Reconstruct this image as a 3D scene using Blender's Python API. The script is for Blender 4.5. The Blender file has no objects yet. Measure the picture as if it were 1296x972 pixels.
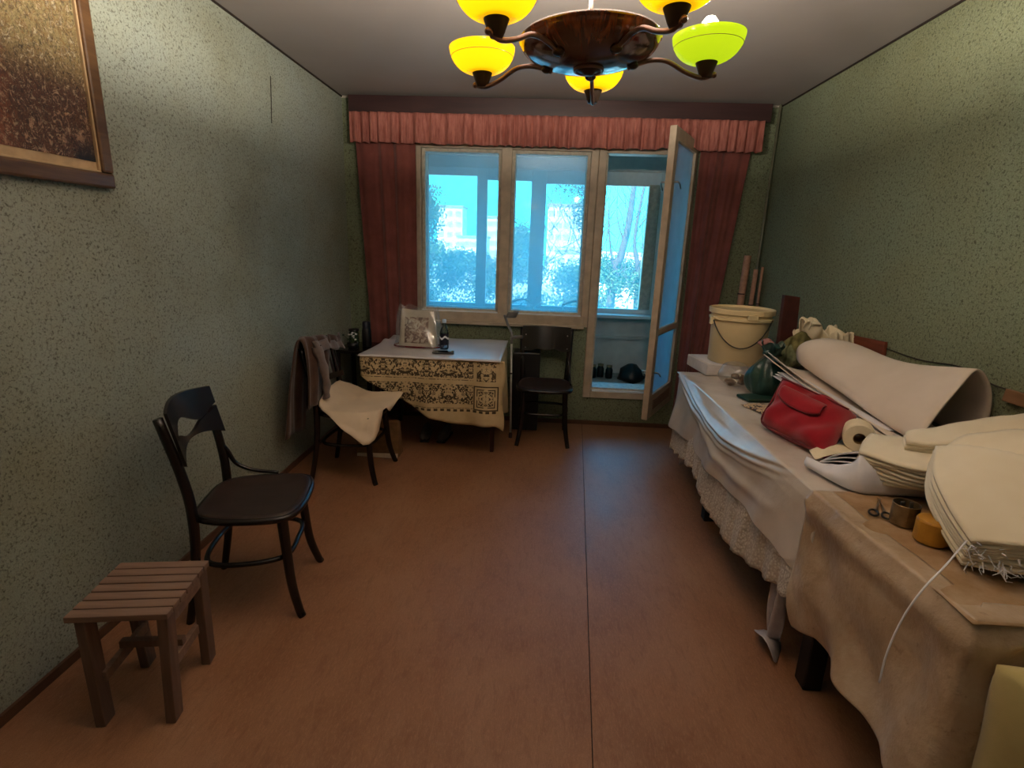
import bpy, bmesh, math, random
from mathutils import Vector, Matrix
random.seed(7)
scene = bpy.context.scene
COL = scene.collection
PI = math.pi

# ------------------------------------------------------------------ camera
cam_d = bpy.data.cameras.new('camera')
cam = bpy.data.objects.new('camera', cam_d)
COL.objects.link(cam)
cam_d.sensor_width = 36.0
cam_d.lens = 671.49 / 1296 * 36.0
cam_d.clip_start = 0.02
cam_d.clip_end = 500
CR = Vector((0.9977996, 0.05687141, 0.03408229))
CU = Vector((-0.0473348, 0.25108694, 0.96680648))
CF = Vector((-0.04642603, 0.96629239, -0.25322644))
cam.matrix_world = Matrix(((CR.x, CU.x, -CF.x, 0), (CR.y, CU.y, -CF.y, 0), (CR.z, CU.z, -CF.z, 1.4867), (0, 0, 0, 1)))
scene.camera = cam

# ------------------------------------------------------------------ world, sun, portals, exposure
world = bpy.data.worlds.new('world')
scene.world = world
world.use_nodes = True
wn = world.node_tree
wn.nodes.clear()
w_out = wn.nodes.new('ShaderNodeOutputWorld')
w_bg = wn.nodes.new('ShaderNodeBackground')
w_tc = wn.nodes.new('ShaderNodeTexCoord')
w_sep = wn.nodes.new('ShaderNodeSeparateXYZ')
w_cr = wn.nodes.new('ShaderNodeValToRGB')
wn.links.new(w_tc.outputs['Generated'], w_sep.inputs[0])
wn.links.new(w_sep.outputs['Z'], w_cr.inputs[0])
w_cr.color_ramp.elements[0].position = 0.0
w_cr.color_ramp.elements[0].color = (0.035, 0.50, 0.72, 1)
w_cr.color_ramp.elements[1].position = 0.55
w_cr.color_ramp.elements[1].color = (0.03, 0.36, 0.74, 1)
wn.links.new(w_cr.outputs[0], w_bg.inputs[0])
w_bg.inputs[1].default_value = 9.5
wn.links.new(w_bg.outputs[0], w_out.inputs[0])

sun_d = bpy.data.lights.new('sun', 'SUN')
sun_d.energy = 16.0
sun_d.color = (1.0, 0.95, 0.85)
sun_d.angle = 0.02
sun = bpy.data.objects.new('sun', sun_d)
sun.rotation_euler = (math.radians(50), 0, math.radians(-25))   # comes over the roof from behind the room
COL.objects.link(sun)

def portal(name, loc, sx, sy):
    d = bpy.data.lights.new(name, 'AREA')
    d.shape = 'RECTANGLE'
    d.size = sx
    d.size_y = sy
    d.cycles.is_portal = True
    o = bpy.data.objects.new(name, d)
    o.location = loc
    o.rotation_euler = (math.radians(90), 0, 0)
    o.rotation_euler = (math.radians(-90), 0, 0)
    COL.objects.link(o)
portal('sky_portal', (0.05, 5.86, 1.5), 3.2, 1.5)

scene.view_settings.view_transform = 'Standard'
scene.view_settings.look = 'None'
scene.view_settings.gamma = 1.0
scene.view_settings.use_curve_mapping = False
scene.view_settings.exposure = 0.0
BULB_W = 54.0

# ------------------------------------------------------------------ material helpers
def srgb(r, g, b):
    def f(c):
        c /= 255.0
        return c / 12.92 if c <= 0.04045 else ((c + 0.055) / 1.055) ** 2.4
    return (f(r), f(g), f(b), 1.0)

class N:
    """small wrapper to chain shader nodes"""
    def __init__(s, name):
        s.m = bpy.data.materials.new(name)
        s.m.use_nodes = True
        s.t = s.m.node_tree
        s.t.nodes.clear()
        s.out = s.t.nodes.new('ShaderNodeOutputMaterial')
        s.tc = None
    def node(s, typ, **kw):
        n = s.t.nodes.new(typ)
        for k, v in kw.items():
            setattr(n, k, v)
        return n
    def put(s, sock, v):
        if isinstance(v, bpy.types.NodeSocket):
            s.t.links.new(v, sock)
        elif v is not None:
            sock.default_value = v
    def coord(s, kind='Object', scale=(1, 1, 1), loc=(0, 0, 0), rot=(0, 0, 0)):
        if s.tc is None:
            s.tc = s.node('ShaderNodeTexCoord')
        mp = s.node('ShaderNodeMapping')
        s.put(mp.inputs[0], s.tc.outputs[kind])
        mp.inputs['Scale'].default_value = scale
        mp.inputs['Location'].default_value = loc
        mp.inputs['Rotation'].default_value = rot
        return mp.outputs[0]
    def noise(s, vec, scale, detail=2, rough=0.5, dist=0.0, color=False):
        n = s.node('ShaderNodeTexNoise')
        s.put(n.inputs['Vector'], vec)
        n.inputs['Scale'].default_value = scale
        n.inputs['Detail'].default_value = detail
        n.inputs['Roughness'].default_value = rough
        n.inputs['Distortion'].default_value = dist
        return n.outputs['Color' if color else 'Fac']
    def voro(s, vec, scale, feature='F1', out='Distance', rnd=1.0):
        n = s.node('ShaderNodeTexVoronoi')
        n.feature = feature
        s.put(n.inputs['Vector'], vec)
        n.inputs['Scale'].default_value = scale
        n.inputs['Randomness'].default_value = rnd
        return n.outputs[out]
    def ramp(s, fac, stops, interp='LINEAR'):
        n = s.node('ShaderNodeValToRGB')
        n.color_ramp.interpolation = interp
        e = n.color_ramp.elements
        while len(e) < len(stops):
            e.new(0.5)
        for i, (p, c) in enumerate(stops):
            e[i].position = p
            e[i].color = c if len(c) == 4 else (*c, 1)
        s.put(n.inputs[0], fac)
        return n.outputs[0]
    def step(s, fac, a, b):
        return s.ramp(fac, [(a, (0, 0, 0, 1)), (b, (1, 1, 1, 1))])
    def mix(s, fac, a, b, mode='MIX'):
        n = s.node('ShaderNodeMix', data_type='RGBA', blend_type=mode)
        s.put(n.inputs[0], fac)
        s.put(n.inputs[6], a)
        s.put(n.inputs[7], b)
        return n.outputs[2]
    def math(s, op, a, b=None, c=None):
        n = s.node('ShaderNodeMath', operation=op)
        s.put(n.inputs[0], a)
        if b is not None:
            s.put(n.inputs[1], b)
        if c is not None:
            s.put(n.inputs[2], c)
        return n.outputs[0]
    def sep(s, vec):
        n = s.node('ShaderNodeSeparateXYZ')
        s.put(n.inputs[0], vec)
        return n.outputs
    def bump(s, h, strength=0.3, dist=0.01):
        n = s.node('ShaderNodeBump')
        n.inputs['Strength'].default_value = strength
        n.inputs['Distance'].default_value = dist
        s.put(n.inputs['Height'], h)
        return n.outputs[0]
    def bsdf(s, color, rough=0.6, metal=0.0, normal=None, spec=0.5, **kw):
        n = s.node('ShaderNodeBsdfPrincipled')
        s.put(n.inputs['Base Color'], color)
        s.put(n.inputs['Roughness'], rough)
        s.put(n.inputs['Metallic'], metal)
        s.put(n.inputs['Specular IOR Level'], spec)
        if normal is not None:
            s.put(n.inputs['Normal'], normal)
        for k, v in kw.items():
            s.put(n.inputs[k.replace('_', ' ')], v)
        return n.outputs[0]
    def done(s, shader):
        s.t.links.new(shader, s.out.inputs[0])
        return s.m

def simple(name, rgb, rough=0.6, metal=0.0, spec=0.5, var=0.12, nscale=25, bump=0.08, bscale=120, **kw):
    """plain surface with light mottling and fine relief"""
    n = N(name)
    v = n.coord()
    f = n.noise(v, nscale, 3)
    c = srgb(*rgb)
    dark = (c[0] * (1 - var), c[1] * (1 - var), c[2] * (1 - var), 1)
    lite = (min(1, c[0] * (1 + var)), min(1, c[1] * (1 + var)), min(1, c[2] * (1 + var)), 1)
    col = n.ramp(f, [(0.35, dark), (0.65, lite)])
    nm = n.bump(n.noise(v, bscale, 2), bump, 0.004) if bump else None
    return n.done(n.bsdf(col, rough, metal, nm, spec, **kw))

def wood(name, rgb, rgb2, rough=0.4, axis=0, scale=6, bump=0.1):
    n = N(name)
    sc = [scale * 5, scale * 5, scale * 5]
    sc[axis] = scale * 0.5
    v = n.coord(scale=tuple(sc))
    f = n.noise(v, 1.0, 5, 0.6, 0.6)
    col = n.ramp(f, [(0.3, srgb(*rgb)), (0.7, srgb(*rgb2))])
    return n.done(n.bsdf(col, rough, 0, n.bump(f, bump, 0.003)))

M = {}
# textured vinyl wallpaper, grey-green with dark flecks
def wallpaper(name, tint, speck, scale=1.0):
    n = N(name)
    v = n.coord()
    big = n.noise(v, 1.1, 4, 0.6)
    base = n.ramp(big, [(0.3, tint[0]), (0.52, tint[1]), (0.72, tint[2])])
    fine = n.noise(v, 75 * scale, 3, 0.7, 0.5)
    mask = n.step(fine, 0.52, 0.64)
    fine2 = n.noise(v, 190 * scale, 2, 0.6)
    lite = n.step(fine2, 0.5, 0.7)
    c = n.mix(n.math('MULTIPLY', mask, 0.75), base, speck)
    c = n.mix(n.math('MULTIPLY', lite, 0.22), c, srgb(205, 205, 185))
    h = n.math('ADD', fine, n.math('MULTIPLY', fine2, 0.5))
    return n.done(n.bsdf(c, 0.72, 0, n.bump(h, 0.45, 0.004), 0.35))
M['wall'] = wallpaper('wallpaper', (srgb(136, 138, 118), srgb(150, 156, 142), srgb(152, 162, 155)), srgb(58, 54, 42), 1.45)
M['wall_r'] = wallpaper('wallpaper_green', (srgb(112, 116, 86), srgb(120, 128, 100), srgb(120, 134, 110)), srgb(54, 50, 30), 1.15)
n = N('ceiling_paint'); v = n.coord()
M['ceiling'] = n.done(n.bsdf(n.ramp(n.noise(v, 1.3, 4), [(0.3, srgb(148, 139, 134)), (0.7, srgb(158, 150, 146))]), 0.85, 0, n.bump(n.noise(v, 60, 3), 0.08, 0.003)))
# painted hardboard floor
n = N('floor_board'); v = n.coord()
patch = n.noise(n.coord(scale=(1, 0.6, 1)), 2.2, 6, 0.65, 0.4)
fib = n.noise(n.coord(scale=(160, 45, 1)), 1.0, 3, 0.7)
fib2 = n.noise(n.coord(scale=(420, 420, 1)), 1.0, 2, 0.7)
c = n.ramp(patch, [(0.3, srgb(134, 90, 62)), (0.5, srgb(152, 107, 77)), (0.7, srgb(164, 122, 92))])
c = n.mix(n.math('MULTIPLY', n.step(fib, 0.48, 0.66), 0.40), c, srgb(180, 132, 100))
stk = n.noise(n.coord(scale=(38, 9, 1)), 1.0, 5, 0.75, 0.5)
c = n.mix(n.math('MULTIPLY', n.step(stk, 0.50, 0.66), 0.30), c, srgb(104, 62, 40))
c = n.mix(n.math('MULTIPLY', n.step(fib2, 0.5, 0.66), 0.40), c, srgb(88, 50, 30))
sp = n.step(n.noise(v, 30, 4, 0.8), 0.66, 0.72)
c = n.mix(n.math('MULTIPLY', sp, 0.3), c, srgb(180, 160, 145))
rg = n.math('ADD', n.math('MULTIPLY', patch, 0.25), 0.33)
M['floor'] = n.done(n.bsdf(c, rg, 0, n.bump(n.math('ADD', fib, fib2), 0.12, 0.002), 0.42))
M['floor_gap'] = simple('floor_gap_dirt', (48, 30, 22), 0.9)
M['dark_trim'] = simple('dark_trim', (40, 30, 24), 0.7)
M['skirt'] = simple('skirting_paint', (88, 58, 40), 0.5)
M['pelmet'] = wood('pelmet_wood', (44, 26, 28), (62, 38, 38), 0.35, 0, 4)
M['frame'] = simple('old_white_frame_paint', (184, 166, 144), 0.5, var=0.12, nscale=12)
M['frame_grey'] = simple('weathered_frame_paint', (186, 178, 162), 0.6, var=0.15, nscale=30)
M['pvc'] = simple('white_pvc', (226, 230, 232), 0.35, var=0.03)
M['plaster'] = simple('balcony_plaster', (206, 204, 200), 0.85, var=0.1, nscale=6, bump=0.3, bscale=60)
M['concrete'] = simple('concrete', (150, 145, 138), 0.9, var=0.2, nscale=10, bump=0.4, bscale=80)
# grimy window glass: clear film with bluish dust
def glass(name, dust, tint, haze):
    n = N(name)
    v = n.coord()
    d = n.noise(v, 2.5, 5, 0.65)
    fac = n.math('ADD', n.math('MULTIPLY', n.step(d, 0.3, 0.8), haze * 0.5), haze)
    tr = n.node('ShaderNodeBsdfTransparent'); tr.inputs[0].default_value = tint
    tl = n.node('ShaderNodeBsdfTranslucent'); tl.inputs[0].default_value = dust
    mx = n.node('ShaderNodeMixShader'); n.put(mx.inputs[0], fac)
    n.t.links.new(tr.outputs[0], mx.inputs[1]); n.t.links.new(tl.outputs[0], mx.inputs[2])
    gl = n.node('ShaderNodeBsdfGlossy'); gl.inputs['Roughness'].default_value = 0.03
    fr = n.node('ShaderNodeFresnel'); fr.inputs[0].default_value = 1.4
    m2 = n.node('ShaderNodeMixShader'); n.put(m2.inputs[0], n.math('MULTIPLY', fr.outputs[0], 0.8))
    n.t.links.new(mx.outputs[0], m2.inputs[1]); n.t.links.new(gl.outputs[0], m2.inputs[2])
    return n.done(m2.outputs[0])
M['glass'] = glass('dusty_glass', (0.80, 0.86, 0.92, 1), (0.93, 0.98, 1.0, 1), 0.21)
M['glass_clean'] = glass('balcony_glass', (0.5, 0.8, 0.95, 1), (0.97, 0.99, 1.0, 1), 0.08)
M['glass_door'] = glass('door_glass', (0.75, 0.86, 0.95, 1), (0.93, 0.98, 1.0, 1), 0.5)
# curtains: terracotta cloth
def cloth(name, rgb, rgb2, rough=0.9, weave=900, trans=0.0, mott=6, bump=0.25, sheen=0.3):
    n = N(name)
    v = n.coord()
    c = n.ramp(n.noise(v, mott, 4, 0.6), [(0.32, srgb(*rgb)), (0.7, srgb(*rgb2))])
    w = n.noise(v, weave, 1)
    b = n.bsdf(c, rough, 0, n.bump(n.math('ADD', w, n.noise(v, 40, 3)), bump, 0.003), 0.25, Sheen_Weight=sheen)
    if trans:
        tl = n.node('ShaderNodeBsdfTranslucent'); n.put(tl.inputs[0], c)
        mx = n.node('ShaderNodeMixShader'); mx.inputs[0].default_value = trans
        n.t.links.new(b, mx.inputs[1]); n.t.links.new(tl.outputs[0], mx.inputs[2])
        return n.done(mx.outputs[0])
    return n.done(b)
M['curtain'] = cloth('terracotta_curtain', (116, 62, 56), (140, 80, 72), trans=0.08)
n = N('valance_cloth'); v = n.coord(scale=(60, 60, 8))
c = n.ramp(n.noise(v, 1.0, 3, 0.7), [(0.3, srgb(130, 72, 64)), (0.7, srgb(180, 116, 104))])
M['valance'] = n.done(n.bsdf(c, 0.9, 0, n.bump(n.noise(v, 1, 2), 0.3, 0.004), 0.2))
M['oilcloth'] = simple('white_oilcloth', (212, 206, 204), 0.28, spec=0.6, var=0.05, nscale=8, bump=0.15, bscale=30)
M['black_wood'] = wood('black_lacquered_wood', (17, 12, 12), (30, 20, 18), 0.27, 2, 5, 0.05)
M['brown_seat'] = wood('dark_brown_seat', (36, 23, 20), (52, 34, 28), 0.42, 0, 5, 0.05)
M['stool'] = wood('weathered_stool_wood', (112, 86, 72), (146, 116, 98), 0.6, 0, 7, 0.2)
M['stool_leg'] = wood('weathered_stool_leg', (92, 70, 58), (120, 92, 78), 0.65, 2, 7, 0.2)
M['table_leg'] = wood('table_leg_wood', (44, 18, 12), (66, 28, 18), 0.45, 2, 6)
M['black_leg'] = wood('black_leg_wood', (12, 10, 10), (24, 18, 16), 0.6, 2, 6)
M['coat'] = cloth('brown_coat', (64, 42, 32), (88, 62, 48), mott=10)
M['coat_lining'] = cloth('grey_coat', (92, 78, 72), (118, 100, 92), mott=14)
M['paper_sheet'] = simple('cream_sheet', (222, 200, 172), 0.55, var=0.06, nscale=5, bump=0.1, bscale=20)
M['metal'] = simple('brushed_metal', (180, 172, 165), 0.3, 1.0, var=0.1)
M['crutch'] = simple('grey_crutch_plastic', (112, 108, 104), 0.5)
M['alu'] = simple('aluminium_tube', (200, 196, 190), 0.35, 0.6)
M['rubber'] = simple('rubber', (50, 34, 30), 0.8)
M['black_plastic'] = simple('black_plastic', (14, 14, 17), 0.4)
M['bucket'] = simple('cream_bucket_plastic', (226, 204, 158), 0.42, var=0.05, nscale=4, bump=0.03)
M['foam'] = simple('white_foam_box', (214, 208, 208), 0.7, var=0.05)
M['brick'] = simple('dark_brown_plank', (66, 26, 22), 0.6, var=0.2)
M['green_bag'] = simple('dark_green_plastic_bag', (28, 62, 56), 0.3, spec=0.7, var=0.3, nscale=20, bump=0.7, bscale=40)
M['camo'] = simple('olive_cloth', (106, 100, 58), 0.85, var=0.45, nscale=18, bump=0.4, bscale=60)
M['green_book'] = simple('green_book_cover', (30, 60, 50), 0.5)
M['white_cloth'] = cloth('cream_fabric', (222, 208, 180), (236, 226, 204), mott=3, bump=0.2)
M['felt'] = cloth('thick_felt_sheet', (214, 198, 182), (228, 214, 200), mott=2.5, bump=0.15, sheen=0.2)
M['paper_white'] = simple('white_paper', (222, 220, 226), 0.7, var=0.03)
M['tissue'] = simple('tissue_paper', (228, 214, 184), 0.9, var=0.04, bump=0.2)
M['card_core'] = simple('cardboard_core', (128, 98, 58), 0.9)
M['red'] = cloth('red_bag_cloth', (140, 14, 30), (166, 22, 40), mott=12, bump=0.3)
M['red_dark'] = cloth('dark_red_trim', (96, 8, 20), (110, 12, 24), mott=12)
M['yellow_lid'] = simple('yellow_jar_lid', (182, 128, 40), 0.42, var=0.1)
M['scissor'] = simple('dark_scissor_grip', (22, 18, 16), 0.45)
M['tin'] = simple('tin_metal', (150, 130, 100), 0.35, 0.85, var=0.25, nscale=30)
M['pot'] = simple('grey_enamel_pot', (118, 106, 84), 0.4, 0.3, var=0.3, nscale=16)
M['kraft'] = simple('brown_cardboard', (124, 90, 56), 0.85, var=0.15)
M['plank_wood'] = wood('light_plank', (112, 80, 54), (140, 104, 74), 0.6, 1, 5)
M['red_plank'] = wood('red_brown_plank', (96, 44, 26), (122, 60, 38), 0.6, 1, 5)
M['pale_yellow'] = cloth('pale_yellow_upholstery', (176, 160, 104), (196, 180, 122), mott=5)
M['roll_paper'] = simple('pink_wallpaper_roll', (176, 132, 108), 0.8, var=0.15, nscale=40)
M['pipe'] = simple('painted_pipe', (112, 112, 92), 0.45)
M['rag'] = cloth('pale_lilac_rag', (158, 146, 150), (184, 172, 174), mott=15)
# satin oilcloth on the long table
n = N('satin_cloth'); v = n.coord()
c = n.ramp(n.noise(n.coord(scale=(1, 1, 1)), 2.2, 4, 0.6), [(0.3, srgb(192, 178, 164)), (0.55, srgb(212, 202, 192)), (0.75, srgb(222, 216, 210))])
M['satin'] = n.done(n.bsdf(c, 0.24, 0, n.bump(n.noise(v, 16, 4, 0.6), 0.3, 0.006), 0.8))
n = N('old_oilcloth'); v = n.coord()
st = n.noise(v, 3.0, 5, 0.7)
c = n.ramp(st, [(0.3, srgb(156, 130, 102)), (0.5, srgb(180, 156, 130)), (0.72, srgb(202, 186, 168))])
c = n.mix(n.math('MULTIPLY', n.step(n.noise(v, 26, 4, 0.75), 0.62, 0.7), 0.35), c, srgb(96, 64, 36))
M['old_cloth'] = n.done(n.bsdf(c, 0.29, 0, n.bump(n.noise(v, 9, 5, 0.6), 0.7, 0.015), 0.75))
n = N('table_top_cloth'); v = n.coord()
st = n.noise(v, 5.0, 6, 0.7)
c = n.ramp(st, [(0.28, srgb(120, 84, 48)), (0.45, srgb(158, 126, 90)), (0.68, srgb(184, 158, 130))])
M['top_cloth'] = n.done(n.bsdf(c, 0.5, 0, n.bump(n.noise(v, 14, 4, 0.6), 0.4, 0.006), 0.4))
n = N('lace_cloth'); v = n.coord()
d = n.voro(v, 85)
c = n.ramp(d, [(0.1, srgb(224, 214, 202)), (0.6, srgb(192, 178, 164))])
M['lace'] = n.done(n.bsdf(c, 0.8, 0, n.bump(d, 0.7, 0.006), 0.3))

# ------------------------------------------------------------------ mesh helpers
class MB:
    def __init__(s):
        s.v = []; s.f = []; s.mi = []
    def add(s, vs, fs, mi=0):
        o = len(s.v)
        s.v += [tuple(p) for p in vs]
        s.f += [tuple(i + o for i in f) for f in fs]
        s.mi += [mi] * len(fs)
        return s
    def box(s, a, b, mi=0, rot=None, piv=None):
        x0, y0, z0 = a; x1, y1, z1 = b
        vs = [Vector(p) for p in ((x0, y0, z0), (x1, y0, z0), (x1, y1, z0), (x0, y1, z0), (x0, y0, z1), (x1, y0, z1), (x1, y1, z1), (x0, y1, z1))]
        if rot is not None:
            pv = Vector(piv) if piv else (vs[0] + vs[6]) / 2
            vs = [rot @ (p - pv) + pv for p in vs]
        return s.add(vs, [(0, 3, 2, 1), (4, 5, 6, 7), (0, 1, 5, 4), (1, 2, 6, 5), (2, 3, 7, 6), (3, 0, 4, 7)], mi)
    def hexa(s, bot, top, mi=0):
        return s.add(list(bot) + list(top), [(0, 3, 2, 1), (4, 5, 6, 7), (0, 1, 5, 4), (1, 2, 6, 5), (2, 3, 7, 6), (3, 0, 4, 7)], mi)
    def beam(s, p, q, w, d, up=(0, 0, 1), w2=None, d2=None, mi=0):
        p = Vector(p); q = Vector(q); t = (q - p).normalized(); u = Vector(up)
        sx = t.cross(u)
        if sx.length < 1e-4:
            sx = t.cross(Vector((1, 0, 0)))
        sx.normalize(); sy = sx.cross(t)
        w2 = w2 or w; d2 = d2 or d
        bot = [p + sx * (a * w / 2) + sy * (b * d / 2) for a, b in ((-1, -1), (1, -1), (1, 1), (-1, 1))]
        top = [q + sx * (a * w2 / 2) + sy * (b * d2 / 2) for a, b in ((-1, -1), (1, -1), (1, 1), (-1, 1))]
        return s.hexa(bot, top, mi)
    def tube(s, pts, r, seg=10, mi=0, cap=True, flat=1.0, closed=False):
        pts = [Vector(p) for p in pts]; n_ = len(pts)
        rs = r if isinstance(r, (list, tuple)) else [r] * n_
        prev = None; o = len(s.v); vs = []
        for i, p in enumerate(pts):
            if closed:
                t = (pts[(i + 1) % n_] - pts[i - 1])
            else:
                t = pts[min(i + 1, n_ - 1)] - pts[max(i - 1, 0)]
            t = t.normalized() if t.length > 1e-9 else Vector((0, 0, 1))
            if prev is None:
                a = Vector((0, 0, 1)) if abs(t.z) < 0.9 else Vector((1, 0, 0))
                nx = t.cross(a).normalized()
            else:
                nx = (prev - t * prev.dot(t))
                nx = nx.normalized() if nx.length > 1e-6 else t.orthogonal().normalized()
            ny = t.cross(nx); prev = nx
            for k in range(seg):
                an = 2 * PI * k / seg
                vs.append(p + nx * (math.cos(an) * rs[i]) + ny * (math.sin(an) * rs[i] * flat))
        fs = []
        rng = n_ if closed else n_ - 1
        for i in range(rng):
            j = (i + 1) % n_
            for k in range(seg):
                k2 = (k + 1) % seg
                fs.append((i * seg + k, i * seg + k2, j * seg + k2, j * seg + k))
        if cap and not closed:
            fs.append(tuple(range(seg - 1, -1, -1)))
            fs.append(tuple((n_ - 1) * seg + k for k in range(seg)))
        return s.add(vs, fs, mi)
    def lathe(s, prof, c=(0, 0, 0), seg=32, mi=0, mat=None, cap=False, jit=None):
        vs = []; c = Vector(c)
        for (r, z) in prof:
            for k in range(seg):
                a = 2 * PI * k / seg
                rr = r * (jit(a, z) if jit else 1)
                p = Vector((rr * math.cos(a), rr * math.sin(a), z))
                if mat is not None:
                    p = mat @ p
                vs.append(p + c)
        fs = []
        for i in range(len(prof) - 1):
            for k in range(seg):
                k2 = (k + 1) % seg
                fs.append((i * seg + k, i * seg + k2, (i + 1) * seg + k2, (i + 1) * seg + k))
        if cap:
            fs.append(tuple(range(seg - 1, -1, -1)))
            fs.append(tuple((len(prof) - 1) * seg + k for k in range(seg)))
        return s.add(vs, fs, mi)
    def grid(s, fn, nu, nv, mi=0, closeu=False):
        vs = [fn(i / nu, j / nv) for j in range(nv + 1) for i in range(nu + (0 if closeu else 1))]
        w = nu if closeu else nu + 1
        fs = []
        for j in range(nv):
            for i in range(nu):
                i2 = (i + 1) % w if closeu else i + 1
                fs.append((j * w + i, j * w + i2, (j + 1) * w + i2, (j + 1) * w + i))
        return s.add(vs, fs, mi)
    def ball(s, c, r, seg=12, mi=0, sc=(1, 1, 1)):
        prof = [(max(1e-4, r * math.sin(PI * i / 8)), -r * math.cos(PI * i / 8)) for i in range(9)]
        return s.lathe([(a * 1.0, z) for a, z in prof], c, seg, mi, Matrix.Diagonal(Vector(sc)))
    def mk(s, name, mats, parent=None, smooth=False, bevel=0, solid=0, loc=None, auto=None, sub=0):
        me = bpy.data.meshes.new(name)
        me.from_pydata([tuple(p) for p in s.v], [], s.f)
        if not isinstance(mats, (list, tuple)):
            mats = [mats]
        for m in mats:
            me.materials.append(m)
        if any(s.mi):
            me.polygons.foreach_set('material_index', s.mi)
        o = bpy.data.objects.new(name, me)
        bm = bmesh.new(); bm.from_mesh(me)
        if not solid:
            bmesh.ops.recalc_face_normals(bm, faces=bm.faces)
        bm.to_mesh(me); bm.free()
        if smooth:
            for p in me.polygons:
                p.use_smooth = True
        COL.objects.link(o)
        if loc is not None:
            L = Vector(loc)
            for q in me.vertices:
                q.co -= L
            o.location = L
        if parent is not None:
            o.parent = parent
            if loc is None:
                # vertices are written in the parent's local frame
                pass
        if solid:
            md = o.modifiers.new('thickness', 'SOLIDIFY'); md.thickness = solid; md.offset = 0
        if sub:
            md = o.modifiers.new('sub', 'SUBSURF'); md.levels = sub; md.render_levels = sub
        if bevel:
            md = o.modifiers.new('bevel', 'BEVEL'); md.width = bevel; md.segments = 2; md.limit_method = 'ANGLE'; md.angle_limit = math.radians(35)
        return o

def thing(name, label, cat, loc=(0, 0, 0), rz=0, group=None):
    o = bpy.data.objects.new(name, None)
    o.empty_display_size = 0.05
    COL.objects.link(o)
    o.location = loc; o.rotation_euler = (0, 0, rz)
    o['label'] = label; o['category'] = cat
    if group: o['group'] = group
    return o
def tag(o, label, cat, group=None, kind=None):
    o['label'] = label; o['category'] = cat
    if group: o['group'] = group
    if kind: o['kind'] = kind
    return o
def struct(o):
    o['kind'] = 'structure'
    return o
def sbox(name, a, b, m, parent=None, bevel=0):
    o = MB().box(a, b).mk(name, m, parent, bevel=bevel)
    if parent is None: struct(o)
    return o
def crv(pts, k=8, closed=False):
    """Catmull-Rom through points"""
    P = [Vector(p) for p in pts]; out = []; n_ = len(P)
    last = n_ if closed else n_ - 1
    for i in range(last):
        p0 = P[i - 1] if (i or closed) else P[0] * 2 - P[1]
        p1 = P[i]; p2 = P[(i + 1) % n_]
        p3 = P[(i + 2) % n_] if (closed or i + 2 < n_) else P[-1] * 2 - P[-2]
        for j in range(k):
            t = j / k
            out.append(0.5 * ((2 * p1) + (p2 - p0) * t + (2 * p0 - 5 * p1 + 4 * p2 - p3) * t * t + (3 * p1 - p0 - 3 * p2 + p3) * t ** 3))
    if not closed: out.append(P[-1])
    return out
def samp(pts, t):
    x = t * (len(pts) - 1); i = min(int(x), len(pts) - 2); f = x - i
    return pts[i] * (1 - f) + pts[i + 1] * f
def lin(tab, x):
    """piecewise linear interpolation of [(x, y)...]"""
    if x <= tab[0][0]: return tab[0][1]
    for (a, b), (c, d) in zip(tab, tab[1:]):
        if x <= c: return b + (d - b) * (x - a) / (c - a)
    return tab[-1][1]
def surf(rows, k=6):
    """dense rows of points from a coarse control net"""
    R = [crv(r, k) for r in rows]
    cols = list(zip(*R))
    return [crv(c, k) for c in cols]      # [col][row]
def netfn(net):
    nc = len(net) - 1; nr = len(net[0]) - 1
    def fn(u, v):
        return net[round(u * nc)][round(v * nr)]
    return fn, nc, nr
def wob(a, b, c=0.0):
    return math.sin(a * 1.7 + c) * 0.5 + math.sin(b * 2.3 + c * 1.3) * 0.3 + math.sin((a + b) * 3.1 + c * 2.1) * 0.2

# ------------------------------------------------------------------ room shell
XL, XR, YB, YF, H, WT = -1.602, 1.717, 4.423, -1.3, 2.55, 0.26
sbox('floor', (XL - .1, YF, -0.12), (XR + .1, YB + .05, -0.006), M['floor_gap'])
floor_o = bpy.data.objects['floor']
def fseam(y): return 0.145 + 0.060 * y
MB().hexa([(XL - .05, YF, -.006), (fseam(YF) - .0018, YF, -.006), (fseam(YB) - .0018, YB, -.006), (XL - .05, YB, -.006)],
          [(XL - .05, YF, 0), (fseam(YF) - .0018, YF, 0), (fseam(YB) - .0018, YB, 0), (XL - .05, YB, 0)]).mk('floor_sheet', M['floor'], floor_o)
MB().hexa([(fseam(YF) + .0018, YF, -.006), (XR + .05, YF, -.006), (XR + .05, YB, -.006), (fseam(YB) + .0018, YB, -.006)],
          [(fseam(YF) + .0018, YF, 0), (XR + .05, YF, 0), (XR + .05, YB, 0), (fseam(YB) + .0018, YB, 0)]).mk('floor_sheet', M['floor'], floor_o)
sbox('ceiling', (XL - .1, YF - .1, H), (XR + .1, YB + WT + 1.5, H + .25), M['ceiling'])
sbox('wall_left', (XL - .15, YF, -.1), (XL, YB + WT, H), M['wall'])
sbox('wall_right', (XR, YF, -.1), (XR + .15, YB + WT, H), M['wall_r'])
sbox('wall_front', (XL - .15, YF - .15, -.1), (XR + .15, YF, H), M['wall'])
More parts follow.
